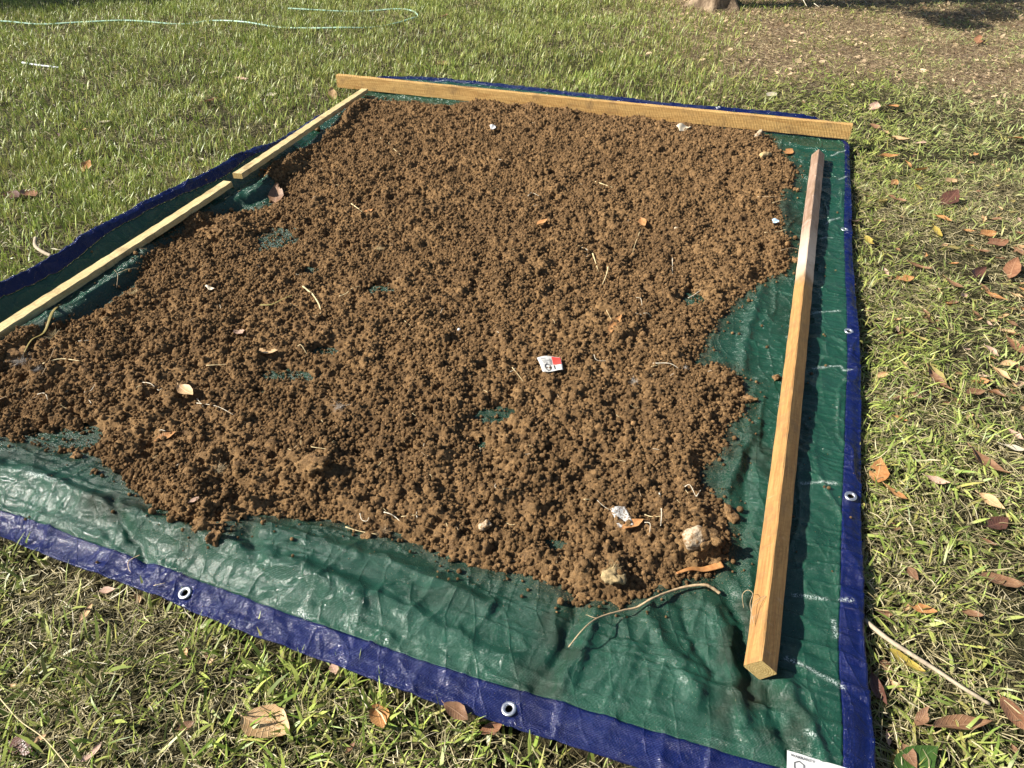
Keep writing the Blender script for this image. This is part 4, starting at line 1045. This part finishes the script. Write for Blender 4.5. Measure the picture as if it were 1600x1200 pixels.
FR = [
 ([(308, 632), (340, 637), (365, 649)], .0017, 'root', 'long pale root fragment on the soil, above and right of the smooth orange tan leaf'),
 ([(308, 624), (319, 640)], .0013, 'root', 'short pale root crossing the end of a longer one on the left soil'),
 ([(600, 801), (610, 804), (618, 810), (625, 819)], .0022, 'root', 'curved pale root near the lower soil rim'),
 ([(540, 824), (560, 829), (590, 836)], .0022, 'straw', 'straw lying along the lower soil rim above a round clod'),
 ([(563, 805), (566, 815), (574, 818), (577, 811)], .0017, 'root', 'small hooked white root by the lower soil rim'),
 ([(487, 701), (512, 701)], .0014, 'straw', 'thin straight straw above the deepest hollow in the soil'),
 ([(627, 807), (652, 805)], .0013, 'straw', 'fine straw right of the curved pale root'),
 ([(471, 684), (471, 698)], .0013, 'straw', 'tiny straw pointing up the picture left of the deepest hollow'),
 ([(800, 575), (809, 586), (818, 597)], .0019, 'straw', 'yellow straw left of the red and white tag, pointing down right'),
 ([(1020, 569), (1045, 571), (1060, 577)], .0026, 'root', 'thick pale root near the right soil edge level with the tag'),
 ([(991, 467), (1000, 471), (1003, 478)], .0019, 'root', 'small bent white root above the long rusty leaf'),
 ([(926, 397), (930, 410), (935, 424)], .0042, 'straw', 'thick yellowish stalk upright in the upper middle soil'),
 ([(950, 420), (947, 436), (941, 446)], .0036, 'straw', 'curved brownish stalk right of the thick yellowish one'),
 ([(1000, 362), (993, 380), (988, 397)], .0020, 'straw', 'pale straw in the upper right soil'),
 ([(909, 387), (918, 392), (914, 405)], .0022, 'root', 'white angled root left of the thick yellowish stalk'),
 ([(825, 307), (831, 303), (842, 306)], .0024, 'root', 'little arched root high in the soil'),
 ([(928, 557), (933, 565), (955, 565)], .0013, 'root', 'fine curving root right of the red and white tag'),
 ([(1050, 408), (1051, 426)], .0018, 'root', 'short upright root fragment in the upper right soil'),
 ([(947, 487), (955, 501)], .0017, 'straw', 'short straw directly left of the long rusty leaf'),
 ([(1075, 466), (1084, 462), (1094, 460)], .0020, 'root', 'pale root at the right soil rim beside a bare patch of tarp'),
 ([(632, 499), (642, 510)], .0017, 'straw', 'tiny bright straw in the middle of the soil'),
 ([(465, 540), (472, 546), (480, 555)], .0020, 'straw', 'pale straw right of the large torn tan leaf'),
 ([(531, 466), (540, 456), (551, 452), (563, 448)], .0034, 'straw', 'brown curved stalk left of a bare tarp patch'),
 ([(322, 571), (381, 570)], .0019, 'straw', 'straight yellow straw below the large torn tan leaf'),
 ([(549, 319), (557, 326), (566, 333)], .0046, 'straw', 'short thick yellow stalk near the upper left soil rim'),
 ([(474, 450), (484, 456), (490, 466), (499, 478), (501, 490), (494, 500)], .0050, 'straw', 'thick twisted dry stalk with a curved tail left of centre'),
 ([(224, 600), (237, 603), (246, 607), (256, 615)], .0019, 'root', 'wavy pale root on the left soil'),
 ([(133, 615), (141, 610), (149, 601)], .0018, 'root', 'pale root fragment on the far left soil, upper of a close pair'),
 ([(136, 621), (143, 631)], .0018, 'root', 'pale root fragment on the far left soil, lower of a close pair'),
 ([(58, 615), (68, 615), (73, 619), (75, 626)], .0020, 'root', 'hooked yellowish root near the left margin'),
 ([(123, 534), (141, 534)], .0020, 'root', 'frayed white root near the left soil rim'),
 ([(2, 632), (39, 612), (67, 584), (91, 528)], .0018, 'twig', 'long thin brown twig on the soil at the left margin'),
 ([(184, 455), (188, 440), (180, 424), (171, 408)], .0014, 'twig', 'thin root hanging over the fold beside the near left batten'),
 ([(192, 443), (205, 432), (217, 419)], .0017, 'straw', 'thin straw standing over the soil rim near the left batten'),
 ([(67, 568), (95, 561), (125, 565)], .0042, 'straw', 'flat bundle of straw at the left soil edge'),
 ([(1030, 772), (1035, 792), (1032, 823)], .0024, 'root', 'long pale root upright between the muddy tag and the big stone'),
 ([(1007, 805), (1018, 808), (1032, 808)], .0024, 'straw', 'short tan stalk crossing left of the long pale root'),
 ([(1007, 817), (1015, 823), (1015, 833)], .0014, 'root', 'thin bent root right of the orange pointed leaf'),
 ([(1070, 761), (1077, 763), (1087, 777)], .0019, 'root', 'pale root making the left arm of a V above the big stone'),
 ([(1088, 777), (1095, 765)], .0019, 'root', 'pale root making the right arm of a V above the big stone'),
 ([(912, 782), (928, 781)], .0020, 'straw', 'short straw up left of the muddy white tag'),
 ([(933, 783), (943, 791), (952, 798)], .0009, 'root', 'hair thin root reaching the muddy white tag corner'),
 ([(595, 219), (606, 222), (616, 232), (626, 243)], .0050, 'straw', 'pale flat stalk near the far left soil corner'),
 ([(930, 286), (943, 288), (957, 292)], .0050, 'straw', 'bright yellow stalk in the upper soil right of centre'),
 ([(779, 246), (792, 245)], .0045, 'root', 'short white root in the upper soil'),
 ([(220, 870), (203, 879), (201, 888), (206, 897)], .0014, 'twig', 'small hooked twig lying across the near hem at left'),
 ([(240, 915), (259, 912)], .0010, 'straw', 'short straw on the near hem left of the grommet'),
 ([(1220, 392), (1236, 388), (1250, 390)], .0030, 'twig', 'brown root lying on the tarp beside the post'),
 ([(1195, 363), (1214, 362), (1228, 359)], .0030, 'straw', 'tan curled root at the right soil rim beside the blue scrap'),
 ([(1183, 310), (1205, 308), (1220, 311)], .0035, 'twig', 'brown crooked root at the upper right soil rim'),
 ([(1206, 320), (1222, 314), (1236, 313)], .0022, 'straw', 'thin tan root on bare tarp left of the post'),
 ([(347, 294), (362, 289), (376, 285), (385, 283)], .0022, 'straw', 'straw lying over the fold at the join of the two battens'),
 ([(184, 388), (200, 386), (222, 388), (240, 391)], .0012, 'twig', 'thin root across the fold right of the near left batten'),
 ([(770, 1195), (778, 1199)], .001, 'straw', 'bit of straw below the near hem'),
 ([(1255, 0), (1260, 10)], .006, 'root', 'pale stick in shade right of the tree foot, left of a pair'),
 ([(1272, 6), (1279, 11)], .006, 'root', 'pale stick in shade right of the tree foot, right of a pair'),
]
MT = dict(root=M_root, straw=M_straw, twig=M_twig); NM = dict(root='root_fragment', straw='straw', twig='twig')
for px, r, k, lab in FR:
    o = tube(NM[k], on_surface(px, .0018), r*.9, r*.35, MT[k], flat=.6, wob=.22); tag(o, lab, {'root': 'root', 'straw': 'straw', 'twig': 'twig'}[k])
# countless small bits: 90 that can be made out
for k in range(110):
    while True:
        x = random.uniform(40, 1200); y = random.uniform(190, 920); p = G(x, y, .07)
        ix = int((p[0]-sx0)/RES); iy = int((p[1]-sy0)/RES)
        if 5 < ix < nx-5 and 5 < iy < ny-5 and SD[iy, ix] > .03 and BD[iy, ix] < .3: break
    L = random.uniform(.012, .035); th = random.random()*6.28; b = random.uniform(-.4, .4)
    pts = [Vector((p[0]+math.cos(th+b*t)*L*t, p[1]+math.sin(th+b*t)*L*t, 0)) for t in (0, .5, 1)]
    for q in pts: q.z = surf_z(q.x, q.y)+.0045
    m = random.choice([M_root, M_straw, M_straw, M_twig])
    o = tube('root_fragment', pts, random.uniform(.0006, .0014), .0005, m, seg=5, sub=3)
    tag(o, 'tiny pale root or straw bit half buried in the soil', 'root', 'tiny root bits strewn over the soil')
# long twig: its far end on the soil rim, its near end clear of the tarp
pts = []
for (x, y), h in zip([(1127, 919), (1113, 913), (1100, 911), (1075, 913), (1050, 921), (1017, 939), (995, 947), (972, 953), (935, 966), (911, 989), (888, 1013)], [.008, .012, .014, .013, .013, .014, .018, .022, .034, .040, .036]):
    p = G(x, y, TZ0+.012+h); pts.append((p[0], p[1], tz1(p[0], p[1])+h))
tw = empty('twig', pts[7]); tag(tw, 'long curved bare twig reaching from the soil rim out over the green tarp', 'twig')
t0 = Vector(pts[7]); tube('stem', [Vector(p)-t0 for p in pts], .0042, .0014, M_twig, seg=8, wob=.12, parent=tw)
q = Vector(pts[8])-t0; tube('side_shoot', [q, q+Vector((-.012, -.004, .006)), q+Vector((-.03, .006, .004))], .0012, .0006, M_twig, parent=tw)
# thread-like root on the post
p = [P3(x, y, z) for x, y, z in [(1162, 950, .06), (1160, 930, .09), (1168, 922, .11), (1176, 928, .118), (1172, 945, .112), (1178, 975, .10)]]
tag(tube('root_fragment', p, .0008, .0006, M_twig), 'wiry dark root curling over the near part of the square post', 'root')
p = [P3(x, y, z) for x, y, z in [(1172, 975, .108), (1176, 945, .12), (1184, 936, .122), (1196, 931, .12), (1190, 938, .121), (1178, 946, .12)]]
tag(tube('root_fragment', p, .0008, .0006, M_twig), 'second wiry root looped on the post face nearest the blue hem', 'root')
# bleached stick at lower right, and a dead stalk at the bottom left
st_p = [P3(x, y, z) for x, y, z in [(1351, 969, .020), (1385, 997, .038), (1420, 1020, .042), (1460, 1045, .038), (1500, 1072, .040), (1546, 1100, .030)]]
tag(tube('bleached_stick', st_p, .0060, .0042, M_whitehose, seg=10, wob=.03), 'pale bleached stick lying in the grass right of the near hem', 'stick')
tag(tube('straw', [P3(x, y, .055) for x, y in [(-5, 1085), (30, 1125), (70, 1155), (112, 1205)]], .0013, .0010, M_straw), 'long thin stalk running diagonally through the bottom left grass', 'straw')
tag(tube('white_root', [P3(x, y, z) for x, y, z in [(56, 372, .05), (55, 383, .05), (64, 392, .048), (80, 400, .045)]], .009, .008, M_whitehose, seg=8), 'thick curved whitish root beside the left hem', 'root')
tag(tube('bleached_stick', [P3(x, y, .022) for x, y in [(35, 98), (60, 102), (94, 106)]], .009, .008, mat_plain('grey_stick', (.55, .57, .62), .6, .2, 60), seg=8), 'grey white stick lying in the far left lawn', 'stick')
# strap leaves on the soil
def strap(px, w, mat, label, lift=.004, lifts=None):
    pts = on_surface(px, lift)
    if lifts: pts = [p+Vector((0, 0, l)) for p, l in zip(pts, lifts)]
    o = tube('strap_leaf', pts, w*.45, w*.12, mat, seg=8, flat=.16, sub=8); n = len(pts)
    tag(o, label, 'leaf'); return o
strap([(408, 480), (425, 477), (442, 471), (457, 463)], .014, LEAF['olive'], 'ochre yellow strap leaf on the soil left of the twisted stalk')
strap([(94, 475), (84, 493), (67, 514), (52, 536), (40, 556)], .016, LEAF['olive'], 'long bent yellow strap leaf arching from the fold onto the soil at left', .006, [0, .012, .02, .012, 0])
strap([(1127, 888), (1100, 892), (1078, 894), (1056, 900)], .026, LEAF['orange'], 'brown husk-like strap at the lower right soil rim below the big stone', .008)

# ------------------------------------------------------------------ hose
H1 = [(-60, 31), (0, 30), (60, 31), (120, 30), (200, 29), (280, 31), (330, 27.5), (380, 31), (430, 35), (480, 39), (530, 40), (580, 36), (620, 31), (645, 25), (653, 19), (645, 13), (620, 11), (560, 11.5), (500, 11.5), (450, 10)]
hp = [P3(x, y, .05) for x, y in H1]
for i, p in enumerate(hp): p.z = .019+.013*math.sin(i*2.1)
tag(tube('garden_hose', hp, .009, .009, M_hose, seg=10, sub=10), 'pale mint green garden hose looping across the far lawn', 'hose')

# ------------------------------------------------------------------ stones, clods, fluff, tags
def lump(name, px, py, size, mat, label, cat, squash=(1, .8, .7), rot=0, rough=.22, sub=4, seed=0, zoff=.3, dz=0):
    z = .08
    for _ in range(3): p = G(px, py, z); z = surf_z(p[0], p[1])+size*zoff
    bm = bmesh.new(); bmesh.ops.create_icosphere(bm, subdivisions=sub, radius=1)
    r = random.Random(seed); from mathutils import noise
    off = Vector((r.random()*50, r.random()*50, r.random()*50))
    for v in bm.verts:
        c = v.co.copy(); f = 1+rough*noise.noise(c*1.1+off)*2+rough*.6*noise.noise(c*3+off)+rough*.35*noise.noise(c*8+off)
        v.co = Vector((c.x*squash[0], c.y*squash[1], c.z*squash[2]))*f*size
    o = bm_obj(name, bm, mat); o.location = (p[0], p[1], z+dz); o.rotation_euler = (0, 0, rot)
    tag(o, label, cat); return o
lump('stone', 1086, 846, .036, M_stone, 'large pale stone part caked in soil at the lower right of the bed', 'stone', (1.15, .8, .75), .6, .18, seed=3)
lump('clod', 1104, 842, .030, M_clod, 'big crusty soil clod pressed against the large pale stone', 'clod', (1, .9, .8), 0, .5, seed=5, zoff=.4)
lump('fibrous_clod', 960, 906, .024, mat_plain('fibrous_clod', (.27, .20, .10), .95, .5, 160), 'yellowish fibrous ball of roots near the lowest soil point', 'clod', (1, .9, .8), 0, .4, seed=8)
lump('stone', 758, 823, .016, M_stone, 'tan pebble standing proud near the lower middle of the soil', 'stone', (1, .9, .9), 0, .25, seed=9)
lump('clod', 573, 837, .013, M_clod, 'round soil clod rolled onto the tarp at the lower rim', 'clod', (1.2, .9, .8), 0, .2, seed=12)
lump('clod', 1213, 590, .013, M_clod, 'lone soil clod on the tarp touching the post', 'clod', (1, .9, .8), 0, .4, seed=13)
lump('clod', 1172, 622, .015, M_clod, 'soil clod on the tarp between the bed and the post', 'clod', (1.3, .8, .7), 0, .4, seed=14)
lump('stone', 1186, 211, .030, M_stone, 'tan stone at the upper right rim of the soil', 'stone', (1, .8, .8), 0, .3, seed=15)
lump('stone', 1196, 243, .034, mat_plain('ochre_stone', (.42, .30, .14), .85, .35, 60), 'long ochre stone left of the small orange leaf by the post', 'stone', (1.4, .6, .6), .7, .25, seed=16)
lump('stone', 717, 515, .0065, M_paper, 'tiny white round pebble in the middle of the soil', 'stone', (1, 1, .9), 0, .05, 3, seed=17)
lump('stone', 1057, 358, .013, M_stone, 'small whitish pebble in the upper right soil', 'stone', (1, .9, .8), 0, .2, 3, seed=18)
lump('clod', 493, 200, .030, M_clod, 'rounded clod fallen against the upper left batten', 'clod', (1, .9, .9), 0, .4, seed=19)
lump('clod', 1246, 462-55, .016, M_clod, 'small clod against the post where its wood turns pale', 'clod', (1, .9, .9), 0, .4, seed=20)
for i, (x, y, s, lab) in enumerate([(318, 352, .022, 'high clod at the left soil rim below the batten join'), (362, 356, .024, 'large clod near the left soil rim, right of the high one'), (340, 364, .020, 'clod between two larger ones at the left rim'), (28, 552, .030, 'biggest dark matted clod at the left margin'), (66, 528, .020, 'matted clod beside the bent strap leaf'), (1140, 803, .020, 'knobbly clod on the lower right rim above the stone'), (500, 735, .030, 'broad clod over the deepest hollow'), (310, 822, .020, 'clod on the lower left rim'), (335, 838, .018, 'smaller clod at the tip of the lower left rim'), (120, 712, .014, 'clod on the tarp below the bare patch'), (148, 738, .010, 'lone round crumb on dark tarp at lower left')]):
    lump('clod', x, y, s, M_clod, lab, 'clod', (1.1, .9, .7), i, .5, seed=30+i, zoff=.2)
def fluff(px, py, size, n, mat, label, seed, z=.08, stretch=(1, 1)):
    r = random.Random(seed)
    for _ in range(3): p = G(px, py, z); z = surf_z(p[0], p[1])+size*.2
    vs, fs = [], []
    for i in range(n):
        d = Vector((r.gauss(0, 1)*stretch[0], r.gauss(0, 1)*stretch[1], abs(r.gauss(0, .6))+.1)).normalized(); L = size*r.uniform(.5, 1.1); w = size*.012
        q = Vector((r.gauss(0, .2), r.gauss(0, .2), 0))*size; side = d.cross(Vector((r.random(), r.random(), r.random()))).normalized()*w; bend = Vector((r.gauss(0, .4), r.gauss(0, .4), -.3))*L
        k = len(vs)
        for t in (0, .33, .66, 1):
            c = q+d*L*t+bend*t*t*.6; c.z = max(c.z, -.004); vs += [tuple(c-side*(1-.6*t)), tuple(c+side*(1-.6*t))]
        fs += [(k, k+1, k+3, k+2), (k+2, k+3, k+5, k+4), (k+4, k+5, k+7, k+6)]
    me = bpy.data.meshes.new('fluff_tuft'); me.from_pydata(vs, [], fs); o = link('fluff_tuft', me, mat); o.location = (p[0], p[1], z); tag(o, label, 'tuft')
fluff(530, 637, .026, 130, M_grey, 'grey downy tuft caught on the soil left of the bright bare patch', 1, stretch=(1, .5))
fluff(343, 733, .026, 160, mat_plain('tan_down', (.45, .36, .22), .9, .2, 90), 'tan fibrous tuft beside a pebble at lower left', 2)
fluff(990, 598, .022, 90, M_grey, 'small grey tuft below the thick pale root at right', 3, stretch=(.5, 1))
fluff(1070, 575, .016, 80, M_grey, 'grey fluff at the end of the thick pale root', 4)
fluff(35, 563, .036, 200, M_grey, 'matted grey tuft at the left margin of the soil', 5)
fluff(56, 575, .022, 120, M_grey, 'pale tuft just right of the matted grey one', 6)
fluff(80, 520, .04, 180, M_straw, 'bristly nest of dry straw by the bent strap leaf', 7)
fluff(210, 458, .03, 120, M_straw, 'tangle of fine straw at the upper left soil slope', 8)
fluff(955, 900, .028, 140, M_straw, 'bristles around the yellowish fibrous ball', 9)
fluff(600, 832, .03, 110, M_twig, 'wispy brown root mat at the lower soil rim', 10)
fluff(590, 390, .03, 80, M_straw, 'faint wispy straw tuft in the left middle soil', 11, stretch=(1, .4))

def paper(corners, label, marks, z=.088, name='paper_tag', bend=.004, mat=None):
    c0 = P3(*corners[0], z); 
    zz = [surf_z(*P3(*c, z)[:2])+.004 for c in corners]; zt_ = max(zz)
    P = [P3(*c, zt_+o_) for c, o_ in zip(corners, (.004, .006, .0, -.002))]; c0 = sum(P, Vector())/4
    root = empty(name, c0); tag(root, label, 'paper tag')
    def pt(u, v, dz=0):
        q = (P[0]*(1-u)+P[1]*u)*(1-v)+(P[3]*(1-u)+P[2]*u)*v; q = q-c0; q.z += bend*math.sin(u*5+v*3)+dz+bend*(u*(1-u))*3; return q
    def patch(nm, u0, u1, v0, v1, mt, dz, n=8):
        bm = bmesh.new(); g = [[bm.verts.new(pt(u0+(u1-u0)*i/n, v0+(v1-v0)*j/n, dz)) for i in range(n+1)] for j in range(n+1)]
        for j in range(n):
            for i in range(n): bm.faces.new((g[j][i], g[j][i+1], g[j+1][i+1], g[j+1][i]))
        return bm_obj(nm, bm, mt, root)
    sh = patch('card', 0, 1, 0, 1, mat or M_paper, 0, 12); s = sh.modifiers.new('t', 'SOLIDIFY'); s.thickness = .0008
    for nm, u0, u1, v0, v1, mt in marks: patch(nm, u0, u1, v0, v1, mt, .0012)
    return root, pt
M_inkg = mat_plain('grey_ink', (.25, .25, .24), .6, .3, 200)
rt, pt = paper([(839, 559), (876, 557), (880, 579), (848, 581)], 'crumpled white and red printed tag lying in the middle of the soil', [('red_panel', .60, .97, .04, .55, M_redink), ('print_line', .10, .30, .14, .19, M_inkg), ('print_line', .12, .42, .27, .31, M_inkg), ('print_line', .15, .36, .39, .43, M_inkg), ('print_line', .45, .55, .20, .55, M_inkg), ('print_line', .60, .66, .6, .9, M_ink)])
bm = bmesh.new()
for k in range(16):
    a0, a1 = 2*math.pi*k/16, 2*math.pi*(k+1)/16
    vs = [bm.verts.new(pt(.33+r*math.cos(a)*.9, .72+r*math.sin(a)*1.3, .0014)) for a, r in ((a0, .17), (a1, .17), (a1, .13), (a0, .13))]; bm.faces.new(vs)
bm_obj('ring_symbol', bm, M_ink, rt)
def muddy(lo=.48):
    t = NT('muddy_paper'); v = t.coord(); n = t.noise(v, 160, 4, .8)
    return t.base(t.mix(t.ramp(n, [(lo, 0.), (lo+.07, 1.)]), (.52, .51, .48), (.15, .09, .045)), .8, t.bump(n, .002))
MUD = muddy(); rt.children[0].data.materials[0] = muddy(.58)
paper([(953, 796), (977, 790), (990, 822), (966, 824)], 'muddy white tag partly buried left of the long pale root', [('print_line', .1, .25, .2, .3, M_inkg), ('print_line', .1, .2, .5, .6, M_inkg)], mat=MUD)
paper([(765, 196), (774, 195), (775, 201), (767, 202)], 'tiny white paper scrap high in the middle of the soil', [], name='paper_scrap')
paper([(1206, 343), (1218, 343), (1217, 348), (1208, 348)], 'pale blue plastic scrap at the right rim of the soil', [], name='plastic_scrap', mat=M_blue)
paper([(1056, 197), (1075, 195), (1080, 201), (1062, 205)], 'crumpled cream scrap at the far soil rim below the board', [], name='paper_scrap', mat=LEAF['cream'], bend=.01)
paper([(320, 447), (330, 447), (336, 452), (326, 453)], 'small white scrap on the left soil slope', [], name='paper_scrap', mat=LEAF['cream'])

# ------------------------------------------------------------------ trees
def tree(x, y, label, trunk_r, height, clumps, leaf_n_, lean=0, seed=0, flare=1.0):
    r = random.Random(seed); root = empty('tree', (x, y, 0)); tag(root, label, 'tree')
    bm = bmesh.new(); n = 40; rings = []
    hs = [-.06, 0, .03, .07, .12, .2, .35, .6, 1.0, 1.5, 2.1, height*.75, height]
    roots = [(3.25, .85), (4.35, .5), (5.4, .55), (.5, .6), (1.8, .5), (2.4, .4)]
    for h in hs:
        ring = []
        for k in range(n):
            a = 2*math.pi*k/n; rr = trunk_r*(1-.55*max(h, 0)/height)
            fl = math.exp(-max(h, 0)/.10)*flare
            lob = sum(w*math.exp(-((a-b+math.pi) % (2*math.pi)-math.pi)**2/.05) for b, w in roots)
            rr = rr*(1+fl*(.25+1.15*lob)+.05*math.sin(3*a+h*2)+.03*math.sin(7*a+h*9))
            ring.append(bm.verts.new((math.cos(a)*rr+lean*max(h, 0), math.sin(a)*rr, h)))
        rings.append(ring)
    for i in range(len(rings)-1):
        for k in range(n): bm.faces.new((rings[i][k], rings[i][(k+1) % n], rings[i+1][(k+1) % n], rings[i+1][k]))
    bm_obj('trunk', bm, M_bark, root)
    vs, fs = [], []
    for (cx, cy, cz, cr) in clumps:
        h0 = min(cz*.6, height*.9); tube('limb', [(lean*h0, 0, h0), (cx*.4, cy*.4, (h0+cz)/2), (cx*.85, cy*.85, cz-.05)], .05, .015, M_bark, parent=root)
        for _ in range(int(leaf_n_)):
            while True:
                d = Vector((r.uniform(-1, 1), r.uniform(-1, 1), r.uniform(-1, 1)))
                if d.length < 1: break
            c = Vector((cx, cy, cz))+Vector((d.x, d.y, d.z*.6))*cr; a = Vector((r.gauss(0, 1), r.gauss(0, 1), r.gauss(0, .6))).normalized()
            b = a.cross(Vector((r.random(), r.random(), 1))).normalized(); L = r.uniform(.06, .10); w = L*.45; k = len(vs)
            vs += [tuple(c-a*L/2), tuple(c+b*w/2), tuple(c+a*L/2), tuple(c-b*w/2)]; fs.append((k, k+1, k+2, k+3))
    me = bpy.data.meshes.new('crown'); me.from_pydata(vs, [], fs); link('crown', me, LEAF['green'], root)
    return root
tp = P3(1122, 12, 0)
print('tree at', tp)
tree(tp.x, tp.y+.12, 'grey tan tree trunk with spreading root flare at the top of the picture', .19, 3.6,
     [(1.0, .05, 2.0, .7), (.2, .4, 2.5, .8), (1.7, .1, 1.7, .65), (-.6, .3, 2.9, .8), (2.3, .2, 1.5, .55), (.45, .0, 1.2, .42), (2.9, .5, 1.9, .7), (1.2, 1.2, 3.0, .9), (-.3, .25, 1.3, .4), (.35, -1.15, 1.45, .26), (.0, -.75, 1.7, .3), (.75, -.7, 1.5, .3), (1.2, -.45, 1.4, .35)], 700, .02, 3, 1.0)
tree(-8.5, 9.0, 'leafy tree just out of frame whose shade reaches the far left lawn', .15, 3.4, [(0, 0, 2.6, .9), (.5, -.1, 2.0, .6), (.2, .5, 3.2, .8), (-.6, .2, 2.8, .7)], 900, .01, 8, .6)
print('objects', len(bpy.data.objects))
